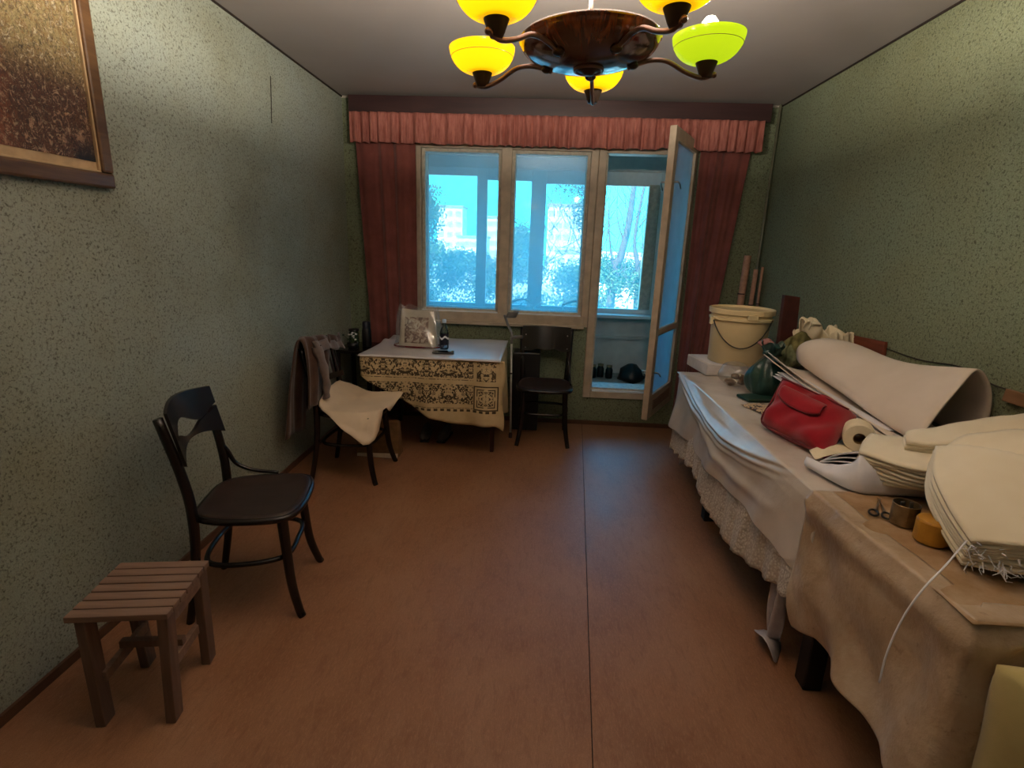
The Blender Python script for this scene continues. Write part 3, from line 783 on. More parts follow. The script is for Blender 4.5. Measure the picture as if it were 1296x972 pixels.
# ------------------------------------------------------------------ bentwood chairs
def ring(pts, n_=40):
    return crv(pts, n_ // len(pts), closed=True)
def make_chair(label, group, style, loc, rz):
    t = thing('bentwood_chair', label, 'chair', loc, rz, group)
    SZ = .455
    out = [(.205, -.12), (.215, 0), (.205, .12), (.165, .190), (.04, .205), (-.10, .185), (-.165, .13), (-.175, 0), (-.165, -.13), (-.10, -.185), (.04, -.205), (.165, -.190)]
    o2 = crv([(x, y, 0) for x, y in out], 5, closed=True)
    b = MB(); k = len(o2)
    rings = [(1.0, SZ - .030), (1.0, SZ - .006), (.975, SZ), (.86, SZ - .001), (.80, SZ - .006), (.4, SZ - .009), (.02, SZ - .009)]
    vs = [(p.x * s, p.y * s, z) for s, z in rings for p in o2]
    fs = [(i * k + j, i * k + (j + 1) % k, (i + 1) * k + (j + 1) % k, (i + 1) * k + j) for i in range(len(rings) - 1) for j in range(k)]
    fs += [tuple(range(k - 1, -1, -1)), tuple((len(rings) - 1) * k + j for j in range(k))]
    b.add(vs, fs); b.mk('seat', [M['brown_seat']], t, smooth=True, bevel=0)
    MB().tube([(p.x * 1.002, p.y * 1.002, SZ - .017) for p in o2], .014, 8, closed=True).mk('seat_rim', M['black_wood'], t, smooth=True)
    for s in (-1, 1):
        # front legs: sabre curve flaring out at the foot
        pts = crv([(.150, s * .155, SZ - .02), (.158, s * .160, .30), (.172, s * .172, .14), (.198, s * .190, .03), (.210, s * .196, .0)], 5)
        MB().tube(pts, [lin([(0, .021), (.7, .0165), (1, .0155)], i / (len(pts) - 1)) for i in range(len(pts))], 10).mk('leg', M['black_wood'], t, smooth=True)
        # rear post runs from floor to top
        pts = crv([(-.215, s * .185, 0), (-.175, s * .178, .22), (-.160, s * .178, .45), (-.175, s * .186, .62), (-.225, s * .196, .85)], 6)
        MB().tube(pts, [lin([(0, .0175), (.5, .0225), (1, .0195)], i / (len(pts) - 1)) for i in range(len(pts))], 8, flat=.85).mk('back_post', M['black_wood'], t, smooth=True)
        if s < 0 or style == 'spindle': continue
        # curved brace from post down to the seat
        pts = crv([(-.168, s * .182, .60), (-.150, s * .188, .575), (-.120, s * .196, .510), (-.05, s * .200, .475), (.05, s * .198, .462)], 6)
        MB().tube(pts, [lin([(0, .014), (.2, .010), (1, .007)], i / (len(pts) - 1)) for i in range(len(pts))], 8).mk('brace', M['black_wood'], t, smooth=True)
    MB().tube(crv([(.145, -.14, .245), (.165, 0, .245), (.145, .14, .245), (.0, .185, .245), (-.135, .155, .245), (-.165, 0, .245), (-.135, -.155, .245), (0, -.185, .245)], 6, closed=True), .0105, 8, closed=True).mk('stretcher_ring', M['black_wood'], t, smooth=True)
    # backrest
    def pos(s, z, off):
        # s 0..1 across, plate bowed backwards
        yy = (s - .5) * .385
        xx = -.196 - (z - .75) * .22 + off + .022 - .042 * math.sin(PI * s)
        return Vector((xx, yy, z))
    def band(b, lo, hi, nn=36, s0=0.0, s1=1.0):
        vs = []
        for i in range(nn + 1):
            s = s0 + (s1 - s0) * i / nn
            zl, zh = lo(s), hi(s)
            vs += [pos(s, zl, -.006), pos(s, zl, .006), pos(s, zh, .006), pos(s, zh, -.006)]
        fs = []
        for i in range(nn):
            a = i * 4; c2 = a + 4
            for q in range(4):
                fs.append((a + q, a + (q + 1) % 4, c2 + (q + 1) % 4, c2 + q))
        fs += [(0, 1, 2, 3), (nn * 4 + 3, nn * 4 + 2, nn * 4 + 1, nn * 4)]
        b.add(vs, fs)
    topf = (lambda s: .868 + .016 * math.sin(PI * min(1, max(0, s)))) if style != 'solid' else (lambda s: .866)
    if style == 'leaf':
        # hole between upper and lower plates: a leaf near one side tapering to a slit
        def hc(s): return .745 + .035 * s + .018 * math.sin(2.2 * PI * s)
        def hwid(s): return .002 + (.036 * math.sin(PI * min(1, max(0, (s - .13) / .60))) ** 1.3 if .13 < s < .73 else 0) + (.004 if s > .86 else 0)
        low = lambda s: .665 + .045 * math.sin(PI * s) ** .8
        b = MB(); band(b, lambda s: hc(s) + hwid(s), topf, 48); b.mk('backrest', M['black_wood'], t, smooth=False)
        b = MB(); band(b, low, lambda s: hc(s) - hwid(s), 48); b.mk('backrest_splat', M['black_wood'], t, smooth=False)
        b = MB(); band(b, lambda s: hc(s) - .02, lambda s: hc(s) + .02, 4, 0.0, .07); b.mk('backrest_joint', M['black_wood'], t)
    elif style == 'solid':
        b = MB(); band(b, lambda s: .672 + .012 * math.sin(PI * s) + .006 * math.cos(6 * PI * s), topf, 40); b.mk('backrest', M['black_wood'], t)
        for s in (.07, .93):
            for z in (.70, .80):
                p = pos(s, z, .008)
                MB().ball(p, .005, 8).mk('screw', M['metal'], t, smooth=True)
    else:
        b = MB(); band(b, lambda s: .80 + .01 * math.sin(PI * s), topf, 30); b.mk('backrest', M['black_wood'], t)
        b = MB(); band(b, lambda s: .60, lambda s: .635, 30); b.mk('lower_rail', M['black_wood'], t)
        for i in range(9):
            s = .1 + i * .1
            b = MB(); b.beam(pos(s, .632, 0), pos(s, .806, 0), .016, .008, up=(1, 0, 0)); b.mk('spindle', M['brown_seat'], t, bevel=.002)
    return t
make_chair('dark bentwood chair with leaf-shaped cut-out in its backrest beside the slatted stool', 'dark bentwood chairs', 'leaf', (-1.150, 1.945, 0), math.radians(12))
make_chair('dark bentwood chair by the left wall carrying a brown coat and a cream sheet', 'dark bentwood chairs', 'spindle', (-1.175, 3.215, 0), math.radians(-3))
make_chair('black bentwood chair with solid backrest standing under the window beside the balcony door', 'dark bentwood chairs', 'solid', (.062, 4.02, 0), math.radians(-90))

# brown coat over the second chair's back
def coat_fn(u, v):
    # u along the backrest (y), v from hem behind, over the top, to the front hem
    y = 2.985 + u * .50
    path = [(-1.50, .30), (-1.475, .60), (-1.43, .84), (-1.395, .905), (-1.355, .87), (-1.335, .70), (-1.335, .50)]
    if u > .45:
        k = (u - .45) / .55
        path = [(a, z + (.0 if i in (2, 3, 4) else 0) + (k * .30 if i == 0 else k * .14 if i == 1 else 0) + ((.40 * min(1, k * 3)) if i == 6 else (.18 * min(1, k * 3)) if i == 5 else 0)) for i, (a, z) in enumerate(path)]
    P = crv([(a, 0, z) for a, z in path], 4)
    p = samp(P, v)
    fold = .012 * math.sin(u * 19 + v * 5) + .008 * math.sin(u * 41 + v * 9)
    drop = -.10 * max(0, u - .35) * (1 - abs(v - .5) * 1.2)
    wid = -.05 * (abs(v - .5) * 2) * (1 - u)
    return Vector((p.x + fold * (1.2 - abs(v - .5)), y + wid, p.z + drop + .01 * math.sin(u * 13)))
ct = thing('brown_coat', 'brown coat draped over the back of the chair by the left wall', 'coat', (0, 0, 0))
MB().grid(coat_fn, 34, 40).mk('coat_body', M['coat'], ct, smooth=True, solid=.008)
def sleeve(u, v):
    a = u * 2 * PI
    c = samp(crv([(-1.325, 3.06, .86), (-1.295, 3.07, .74), (-1.29, 3.09, .62), (-1.30, 3.10, .53)], 5), v)
    r = .046 - .01 * v + .006 * math.sin(v * 20)
    return Vector((c.x + r * .45 * math.cos(a), c.y + r * math.sin(a), c.z))
MB().grid(sleeve, 16, 18, closeu=True).mk('sleeve', M['coat_lining'], ct, smooth=True)
def collar(u, v):
    y = 3.04 + u * .42
    return Vector((-1.34 + .03 * v + .008 * math.sin(u * 20), y, .885 - .06 * v - .07 * max(0, u - .3) + .008 * math.sin(u * 15 + 1)))
MB().grid(collar, 20, 4).mk('collar', M['coat_lining'], ct, smooth=True, solid=.006)

# cream sheet on the seat: a star-shaped cloth from its outline
def star_sheet(name, outline, centre, m, thick=.003, rings=12, k=6, wr=.008, seed=0, parent=None, cz=None, lift=None):
    O = crv(outline, k, closed=True) if k > 1 else [Vector(p) for p in outline]
    C = Vector(centre); b = MB(); n_ = len(O)
    r = random.Random(seed); ph = [r.uniform(0, 6.28) for _ in range(6)]
    vs = [C]
    for i in range(1, rings + 1):
        f = i / rings
        for p in O:
            if cz is not None:
                z = C.z + (p.z - C.z) * (f ** cz)
            else:
                z = C.z + (p.z - C.z) * f
            q = Vector((C.x + (p.x - C.x) * f, C.y + (p.y - C.y) * f, z))
            q.z += wr * f * (math.sin(q.x * 31 + ph[0]) * math.sin(q.y * 27 + ph[1]) + .5 * math.sin((q.x + q.y) * 57 + ph[2]))
            q.x += wr * .4 * math.sin(q.z * 50 + q.y * 20 + ph[3])
            if lift: q.z += lift(q, f)
            vs.append(q)
    fs = [(0, 1 + j, 1 + (j + 1) % n_) for j in range(n_)]
    for i in range(rings - 1):
        for j in range(n_):
            fs.append((1 + i * n_ + j, 1 + (i + 1) * n_ + j, 1 + (i + 1) * n_ + (j + 1) % n_, 1 + i * n_ + (j + 1) % n_))
    b.add(vs, fs)
    return b.mk(name, m, parent, smooth=True, solid=thick)
O = [(-1.315, 3.02, .505), (-1.325, 3.12, .545), (-1.325, 3.20, .575), (-1.32, 3.38, .565), (-1.27, 3.50, .510), (-1.17, 3.46, .485), (-1.03, 3.44, .487), (-.905, 3.43, .492), (-.922, 3.24, .452), (-.940, 3.08, .392), (-.985, 2.935, .300), (-1.10, 2.94, .350), (-1.20, 2.965, .420)]
seatlift = lambda q, f: max(0, .475 - q.z) if ((q.x + 1.165) / .236) ** 4 + ((q.y - 3.215) / .228) ** 4 < 1 else 0
st = star_sheet('cream_sheet', O, (-1.14, 3.22, .478), M['paper_sheet'], k=3, wr=.005, cz=2.4, rings=20, lift=seatlift)
tag(st, 'cream sheet spread over the seat of the chair with the coat', 'cloth')
# paper bag on the floor under that chair
t = thing('paper_bag', 'pale paper bag standing on the floor behind the chair with the coat', 'bag', (-1.10, 3.52, 0))
MB().hexa([(-.16, -.05, 0), (.15, -.05, 0), (.15, .06, 0), (-.16, .06, 0)], [(-.15, -.03, .27), (.14, -.035, .25), (.14, .03, .25), (-.15, .03, .27)]).mk('body', M['kraft'], t, bevel=.006)
MB().hexa([(-.15, -.07, .002), (.14, -.085, .002), (.14, -.05, .002), (-.15, -.05, .002)], [(-.15, -.06, .02), (.14, -.07, .028), (.14, -.05, .028), (-.15, -.05, .02)]).mk('bottom_fold', M['paper_sheet'], t, bevel=.003)

# ------------------------------------------------------------------ slatted stool
t = thing('slatted_stool', 'low weathered wooden stool with slatted top in front of the left wall', 'stool', (-1.112, 1.422, 0), math.radians(9))
# local: x from -.42 .. .04 , y from -.145..+.145
SW, SH, SX0, SX1 = .285, .395, -.255, .03
ns = 7; sw = SW / ns
sl = MB().box((SX0, -sw / 2 + .0028, SH - .020), (SX1, sw / 2 - .0028, SH)).mk('slat', M['stool'], t, bevel=.002)
sl.location = (0, -SW / 2 + sw / 2, 0)
for i in range(1, ns):
    o = sl.copy(); COL.objects.link(o); o.parent = t; o.location = (random.uniform(-.002, .002), -SW / 2 + sw * (i + .5), random.uniform(-.001, .001))
for x in (SX0 + .035, SX1 - .022):
    MB().box((x - .012, -SW / 2 + .01, SH - .068), (x + .012, SW / 2 - .01, SH - .0205)).mk('apron', M['stool'], t, bevel=.002)
for x, sx in ((SX0 + .035, -1), (SX1 - .022, 1)):
    for sy in (-1, 1):
        b = MB(); b.beam((x - sx * .0, sy * (SW / 2 - .035), SH - .022), (x - sx * .012, sy * (SW / 2 - .022), 0), .050, .030, up=(1, 0, 0)); b.mk('leg', M['stool_leg'], t, bevel=.003)
MB().box((SX1 - .055, -SW / 2 + .03, .14), (SX1 - .037, SW / 2 - .03, .175)).mk('stretcher', M['stool'], t, bevel=.002)
MB().box((SX0 + .05, -SW / 2 + .03, .14), (SX0 + .068, SW / 2 - .03, .175)).mk('stretcher', M['stool'], t, bevel=.002)
MB().box((SX0 + .05, -.012, .175), (SX1 - .04, .012, .20)).mk('cross_bar', M['stool_leg'], t, bevel=.002)

# ------------------------------------------------------------------ small table with folk-pattern cloth
TZ = .722
t = thing('small_table', 'small wooden table with dark legs standing under the window', 'table', (-.73, 3.93, 0))
MB().box((-.46, -.40, TZ - .028), (.46, .36, TZ - .006)).mk('table_top', M['table_leg'], t, bevel=.003)
for sx in (-1, 1):
    for yy in (-.26, .33):
        b = MB(); b.beam((sx * .42, yy, 0), (sx * .42, yy, TZ - .03), .028, .028, w2=.045, d2=.045, up=(0, 1, 0)); b.mk('leg', M['table_leg'], t, bevel=.003)
MB().box((-.42, -.28, TZ - .11), (.42, -.255, TZ - .029)).mk('apron', M['table_leg'], t)
# patterned cloth
n = N('folk_pattern_cloth'); v = n.coord()
s3 = n.sep(v); X, Z = s3[0], s3[2]
cream = n.ramp(n.noise(v, 8, 3), [(0.3, srgb(190, 166, 126)), (0.7, srgb(212, 190, 150))])
def rng(sock, a, b_):
    return n.math('MULTIPLY', n.math('GREATER_THAN', sock, a), n.math('LESS_THAN', sock, b_))
# mirrored coordinate for floral bands
mx = n.math('ABSOLUTE', n.math('SUBTRACT', n.math('FRACT', n.math('MULTIPLY', X, 3.3)), 0.5))
cmb = n.node('ShaderNodeCombineXYZ'); n.put(cmb.inputs[0], n.math('MULTIPLY', mx, .30)); n.put(cmb.inputs[2], Z)
fl = n.noise(cmb.outputs[0], 42, 3, 0.55, 1.4)
fl2 = n.voro(cmb.outputs[0], 34)
flor = n.math('MAXIMUM', n.math('GREATER_THAN', fl, 0.505), n.math('LESS_THAN', fl2, 0.24))
bands = n.math('MAXIMUM', rng(Z, .585, .705), n.math('MAXIMUM', rng(Z, .405, .545), rng(Z, .345, .372)))
left = n.math('LESS_THAN', X, -.435)
teeth = n.math('MULTIPLY', rng(Z, .350, .367), n.math('GREATER_THAN', n.math('FRACT', n.math('MULTIPLY', X, 22)), .42))
lines = n.math('MAXIMUM', rng(Z, .575, .580), rng(Z, .372, .376))
pat = n.math('MULTIPLY', flor, n.math('MAXIMUM', rng(Z, .590, .705), rng(Z, .405, .545)))
pat = n.math('MAXIMUM', pat, n.math('MAXIMUM', teeth, n.math('MULTIPLY', lines, n.math('GREATER_THAN', fl, .44))))
# the medallion panel at the right
px = n.math('ABSOLUTE', n.math('ADD', X, .345))
pz = n.math('ABSOLUTE', n.math('SUBTRACT', Z, .455))
cheb = n.math('MAXIMUM', px, pz)
cm2 = n.node('ShaderNodeCombineXYZ'); n.put(cm2.inputs[0], px); n.put(cm2.inputs[1], pz)
med = n.math('GREATER_THAN', n.noise(cm2.outputs[0], 60, 3, 0.6, 1.0), .50)
rngs = n.math('MAXIMUM', rng(cheb, .078, .087), rng(cheb, .058, .065))
rngs = n.math('MULTIPLY', rngs, n.math('GREATER_THAN', n.math('ADD', px, pz), .075))
medin = n.math('MULTIPLY', med, n.math('LESS_THAN', cheb, .052))
pz2 = n.math('SUBTRACT', Z, .64)
cm3 = n.node('ShaderNodeCombineXYZ'); n.put(cm3.inputs[0], px); n.put(cm3.inputs[1], pz2)
flo3 = n.math('MULTIPLY', n.math('GREATER_THAN', n.noise(cm3.outputs[0], 38, 3, 0.6, 1.2), .50), n.math('MULTIPLY', n.math('LESS_THAN', px, .066), rng(Z, .575, .705)))
right = n.math('MAXIMUM', n.math('MAXIMUM', rngs, medin), n.math('MAXIMUM', flo3, teeth))
right = n.math('MULTIPLY', right, n.math('LESS_THAN', px, .09))
pt = n.math('ADD', n.math('MULTIPLY', left, pat), n.math('MULTIPLY', n.math('SUBTRACT', 1.0, left), right))
c = n.mix(n.math('MULTIPLY', pt, .9), cream, srgb(40, 30, 24))
M['folk'] = n.done(n.bsdf(c, 0.9, 0, n.bump(n.noise(v, 500, 1), 0.2, .002), .2))
def hang(u, v):
    x = -1.225 + u * 1.0
    hem = lin([(-1.225, .575), (-1.1, .505), (-.965, .440), (-.86, .365), (-.741, .300), (-.62, .270), (-.486, .255), (-.28, .262), (-.225, .225)], x)
    z = TZ - .003 + (hem - TZ) * v
    y = 3.522 - .012 * min(1, v * 6) - .016 * v * math.sin(x * 17 + 1) - .01 * v * math.sin(x * 31) - .02 * v * max(0, (x + .9)) 
    xx = x + (.012 * math.sin(v * 9) * max(0, u - .9) * 10)
    if u < .02: z = max(z, .55)
    return Vector((xx, y, z))
tc = thing('patterned_tablecloth', 'cream tablecloth with dark brown folk pattern hanging off the small table', 'tablecloth')
MB().grid(hang, 60, 24).mk('front_drop', M['folk'], tc, smooth=True, solid=.003)
def side(u, v):
    y = 3.512 + u * .76
    hem = .25 + .03 * math.sin(u * 7)
    x = -.262 + .012 * min(1, v * 5) + .025 * v * math.sin(u * 9 + 2.2)
    return Vector((x + .012 * v, y - .012 * (1 - u), TZ - .003 + (hem - TZ) * v))
MB().grid(side, 24, 16).mk('side_drop', M['folk'], tc, smooth=True, solid=.003)
MB().box((-1.21, 3.512, TZ - .005), (-.258, 4.29, TZ - .001)).mk('cloth_top', M['folk'], tc)
# white oilcloth on top
def oil(u, v):
    x = -1.235 + u * .985
    y = 3.500 + v * .80
    x += .055 * v * (1 - u) * 1.0 
    z = TZ + .004 + .003 * math.sin(x * 12) * math.sin(y * 9)
    if u < .12 and v > .5: z += .018 * (1 - u / .12) * math.sin(v * 12) ** 2
    if v < .02: z -= .008
    return Vector((x, y, z))
o = MB().grid(oil, 40, 30).mk('white_oilcloth', M['oilcloth'], smooth=True, solid=.003)
tag(o, 'shiny white oilcloth laid over the small table top', 'tablecloth')
TT = TZ + .009
# printed carrier bag inside clear film
_pb = 1.08
t = thing('printed_bag', 'clear plastic bag holding a cream bag with brown floral print on the small table', 'bag', (-.895, 3.87, TT), math.radians(-4))
n = N('brown_print'); v = n.coord()
pr = n.noise(v, 34, 4, 0.65, 1.0)
c = n.ramp(pr, [(0.38, srgb(88, 52, 42)), (0.48, srgb(140, 100, 84)), (0.56, srgb(206, 190, 170))], 'LINEAR')
M['bag_print'] = n.done(n.bsdf(c, .5))
M['cream_bag'] = simple('cream_bag', (214, 200, 176), 0.55, var=.06, bump=.3, bscale=30)
n = N('clear_film'); tr = n.node('ShaderNodeBsdfTransparent'); gl = n.node('ShaderNodeBsdfGlossy'); gl.inputs['Roughness'].default_value = .15
mx_ = n.node('ShaderNodeMixShader'); mx_.inputs[0].default_value = .16
tr.inputs[0].default_value = (.96, .96, .96, 1)
df = n.node('ShaderNodeBsdfDiffuse'); df.inputs[0].default_value = (.8, .76, .74, 1)
m0 = n.node('ShaderNodeMixShader'); m0.inputs[0].default_value = .14
n.t.links.new(tr.outputs[0], m0.inputs[1]); n.t.links.new(df.outputs[0], m0.inputs[2])
n.t.links.new(m0.outputs[0], mx_.inputs[1]); n.t.links.new(gl.outputs[0], mx_.inputs[2])
M['film'] = n.done(mx_.outputs[0])
def bagface(y0, yt, w0, w1, h, off=0):
    def fn(u, v):
        w = w0 + (w1 - w0) * v
        return Vector(((u - .5) * w + off * v + .006 * math.sin(v * 11 + u * 5), y0 + (yt - y0) * v - .02 * math.sin(PI * u) * math.sin(PI * min(1, v * 1.3)), h * v + .012 * math.sin(u * PI + .3) * v - (.02 * v if u > .95 else 0)))
    return fn
b = MB()
def pouch(u, v):
    a = u * 2 * PI; k = (1 - v) ** .7
    wx = .135 * (1 - .16 * v); wy = .055 * (.12 + .88 * k)
    cx = math.copysign(abs(math.cos(a)) ** .5, math.cos(a)); sy = math.copysign(abs(math.sin(a)) ** .5, math.sin(a))
    return Vector((cx * wx - .012 * v, sy * wy + .03 * v, .245 * v + .008 * math.sin(a * 2) * v))
b.grid(pouch, 40, 14, closeu=True)
b.mk('inner_bag', M['cream_bag'], t, smooth=True)
def panel(u, v):
    vv = .12 + .70 * v; k = (1 - vv) ** .7
    return Vector(((u - .5) * .165 - .012 * vv, -.055 * (.12 + .88 * k) * 1.04 + .03 * vv - .003, .245 * vv))
MB().grid(panel, 10, 10).mk('printed_panel', M['bag_print'], t, smooth=True, solid=.002)
MB().tube(crv([(-.150, -.05, .006), (0, -.070, .005), (.15, -.05, .008), (.16, .03, .008), (0, .06, .006), (-.145, .05, .006)], 5, closed=True), .006, 8, closed=True).mk('bag_base_seam', M['red_dark'], t, smooth=True)
def film(u, v):
    a = u * 2 * PI; k = (1 - v) ** .6
    wx = (.175 + .012 * math.sin(3 * a + 5 * v)) * (1 - .22 * v); wy = .078 * (.15 + .85 * k) + .006 * math.sin(5 * a + 9 * v)
    cx = math.copysign(abs(math.cos(a)) ** .6, math.cos(a)); sy = math.copysign(abs(math.sin(a)) ** .6, math.sin(a))
    return Vector((cx * wx, sy * wy + .03 * v, .005 + (.262 + .018 * math.sin(4 * a)) * v))
MB().grid(film, 48, 16, closeu=True).mk('clear_film', M['film'], t, smooth=True)
t.scale = (_pb, _pb, _pb)
# bottle
n = N('bottle_glass'); tr = n.node('ShaderNodeBsdfTransparent'); tr.inputs[0].default_value = (.72, .82, .86, 1)
gl = n.node('ShaderNodeBsdfGlossy'); gl.inputs['Roughness'].default_value = .05
fr = n.node('ShaderNodeFresnel'); fr.inputs[0].default_value = 1.5
mx_ = n.node('ShaderNodeMixShader'); n.put(mx_.inputs[0], n.math('ADD', fr.outputs[0], .06))
n.t.links.new(tr.outputs[0], mx_.inputs[1]); n.t.links.new(gl.outputs[0], mx_.inputs[2])
M['bottle'] = n.done(mx_.outputs[0])
t = thing('water_bottle', 'clear glass bottle with black label and blue cap standing on the small table', 'bottle', (-.69, 3.80, TT))
MB().lathe([(.001, .002), (.030, .002), (.033, .012), (.033, .11), (.030, .135), (.019, .165), (.0135, .185), (.0135, .205)], seg=28).mk('body', M['bottle'], t, smooth=True)
n = N('bottle_label'); v = n.coord(); s3 = n.sep(v)
dd = n.math('SUBTRACT', s3[2], n.math('ADD', .088, n.math('MULTIPLY', n.math('SINE', n.math('MULTIPLY', s3[0], 130)), .008)))
sw_ = n.math('LESS_THAN', n.math('ABSOLUTE', dd), .0075)
c = n.mix(sw_, srgb(22, 24, 44), srgb(230, 234, 240))
M['label'] = n.done(n.bsdf(c, .4))
MB().lathe([(.0336, .035), (.0338, .036), (.0338, .112), (.0336, .113)], seg=28).mk('label', M['label'], t, smooth=True)
MB().lathe([(.0155, .195), (.0155, .219), (.001, .221)], seg=20).mk('cap', simple('blue_white_cap', (196, 214, 236), .4), t, smooth=True)
# phone
t = thing('smartphone', 'black smartphone lying on the small table in front of the bottle', 'phone', (-.672, 3.665, TT), math.radians(8))
MB().box((-.077, -.037, 0), (.077, .037, .009)).mk('body', M['black_plastic'], t, bevel=.004)
MB().box((-.073, -.033, .009), (.073, .033, .0096)).mk('screen', simple('phone_glass', (16, 18, 24), .06, var=.0, bump=0, spec=.9), t)
MB().lathe([(.014, .0095), (.014, .0115), (.001, .0118)], (.045, .012, 0), seg=16).mk('camera_ring', M['metal'], t)

# plant stand in the corner with bottles and a little plant
t = thing('corner_stand', 'dark wooden stand in the corner behind the coat chair', 'stand', (-1.42, 4.13, 0))
MB().box((-.14, -.22, .64), (.14, .16, .665)).mk('stand_top', M['black_wood'], t, bevel=.003)
for sx in (-1, 1):
    for yy in (-.20, .14):
        MB().box((sx * .12 - .015, yy - .015, 0), (sx * .12 + .015, yy + .015, .64)).mk('leg', M['black_wood'], t)
t = thing('dark_thermos', 'tall dark blue thermos standing in the corner beside the curtain', 'thermos', (-1.365, 4.10, .666))
MB().lathe([(.001, 0), (.034, 0), (.036, .01), (.036, .13), (.030, .145)], seg=24).mk('body', M['black_plastic'], t, smooth=True)
MB().lathe([(.030, .143), (.031, .19), (.027, .20), (.001, .201)], seg=24).mk('cup_lid', simple('navy_plastic', (26, 30, 44), .35), t, smooth=True)
t = thing('glass_vase', 'green glass jar with dark lid standing between the thermos and the wall', 'jar', (-1.47, 4.11, .666))
MB().lathe([(.001, 0), (.036, 0), (.04, .03), (.04, .10), (.028, .125)], seg=20).mk('body', simple('green_glass', (44, 62, 48), .15), t, smooth=True)
MB().lathe([(.040, .118), (.042, .134), (.001, .136)], seg=20).mk('lid', M['black_plastic'], t, smooth=True)
t = thing('white_flowers', 'small pot of white flowers on the stand at the table end', 'plant', (-1.43, 3.96, .666))
MB().lathe([(.001, 0), (.034, 0), (.042, .055), (.036, .055)], seg=18).mk('pot', M['black_plastic'], t, smooth=True)
r = random.Random(9)
for i in range(12):
    a = r.uniform(0, 6.28); d = r.uniform(.01, .075); hz = r.uniform(.065, .14)
    MB().tube([(0, 0, .04), (d * .5 * math.cos(a), d * .5 * math.sin(a), hz * .7), (d * math.cos(a), d * math.sin(a), hz)], .0015, 5).mk('stem', simple('stem', (60, 84, 50), .7) if 'stem' not in M else M['stem'], t)
    MB().ball((d * math.cos(a), d * math.sin(a), hz), .010, 8, sc=(1, 1, .6)).mk('flower', M['paper_white'] if i % 3 else M['green_book'], t, smooth=True)
# shoes under the table
def shoe(x, y, rz, lab):
    t = thing('grey_shoe', lab, 'shoe', (x, y, 0), rz, 'shoes under the small table')
    def fn(u, v):
        a = u * 2 * PI
        L = lin([(0, 0), (.15, .8), (.5, 1), (.8, 1.1), (1, .35)], v)
        hz = lin([(0, .075), (.3, .08), (.55, .055), (.85, .045), (1, .02)], v)
        return Vector((.038 * max(.1, L) * math.cos(a), -.13 + .26 * v, hz * (.5 + .5 * math.sin(a)) + .012))
    MB().grid(fn, 16, 14, closeu=True).mk('upper', simple('shoe_grey', (104, 96, 90), .6), t, smooth=True)
    MB().box((-.036, -.12, 0), (.036, .125, .016)).mk('sole', M['black_plastic'], t, bevel=.01)
shoe(-.85, 3.90, math.radians(186), 'left of two grey shoes on the floor under the small table')
shoe(-.70, 3.90, math.radians(174), 'right of two grey shoes on the floor under the small table')
# black case behind the chair under the window
t = thing('black_case', 'tall black case standing on the floor between the small table and the window chair', 'case', (-.085, 4.27, 0))
MB().box((-.115, -.09, 0), (.105, .10, .655)).mk('body', M['black_plastic'], t, bevel=.008)
MB().tube(crv([(-.04, 0, .655), (-.035, 0, .675), (.035, 0, .675), (.04, 0, .655)], 4), .006, 8).mk('handle', M['black_plastic'], t, smooth=True)
# forearm crutch
t = thing('forearm_crutch', 'grey forearm crutch leaning between the small table and the window', 'crutch', (-.190, 3.985, 0))
MB().tube([(0, 0, .02), (-.022, .10, .78)], .0085, 10).mk('shaft', M['alu'], t, smooth=True)
MB().lathe([(.014, 0), (.015, .03), (.0095, .045)], seg=14, cap=True).mk('foot', M['rubber'], t, smooth=True)
MB().tube(crv([(-.021, .10, .74), (-.024, .11, .82), (-.055, .13, .88), (-.085, .15, .955)], 5), [.017] * 16, 10, flat=.6).mk('arm_piece', M['crutch'], t, smooth=True)
MB().tube(crv([(-.022, .10, .785), (.01, .07, .80), (.062, .02, .812)], 5), .013, 10).mk('hand_grip', M['crutch'], t, smooth=True)
def cuff(u, v):
    a = -2.2 + u * 3.6
    return Vector((-.045 + .05 * math.cos(a) + .02 * v, .125 + .045 * math.sin(a), .945 + .045 * v))
MB().grid(cuff, 16, 3).mk('cuff', M['crutch'], t, smooth=True, solid=.005)
MB().tube([(-.0142, .0645, .505), (-.0146, .0660, .517)], .011, 10).mk('adjust_ring', M['rubber'], t)

# ------------------------------------------------------------------ chandelier
CX, CY, CZ = .095, 1.547, 1.95
ch = thing('chandelier', 'five-arm chandelier with marbled brown bowl and yellow glass shades hanging from the ceiling', 'chandelier', (CX, CY, CZ))
ch.rotation_euler = (0, math.radians(-1.4), 0)
n = N('bowl_brown'); v = n.coord()
s3 = n.sep(v)
ang = n.math('ARCTAN2', s3[1], s3[0])
cm = n.node('ShaderNodeCombineXYZ'); n.put(cm.inputs[0], n.math('MULTIPLY', ang, 3.2)); n.put(cm.inputs[1], n.math('MULTIPLY', s3[2], 6.0))
c = n.ramp(n.noise(cm.outputs[0], 3.0, 4, .6, .8), [(0.3, srgb(40, 20, 14)), (0.55, srgb(84, 44, 26)), (0.75, srgb(124, 70, 40))])
M['bowl'] = n.done(n.bsdf(c, .16, .0, None, .8, Coat_Weight=.7, Coat_Roughness=.08))
M['bronze'] = simple('bronze_metal', (128, 100, 92), .28, .8, var=.15)
M['bronze_dark'] = simple('dark_cup_metal', (66, 52, 44), .4, .6, var=.15)
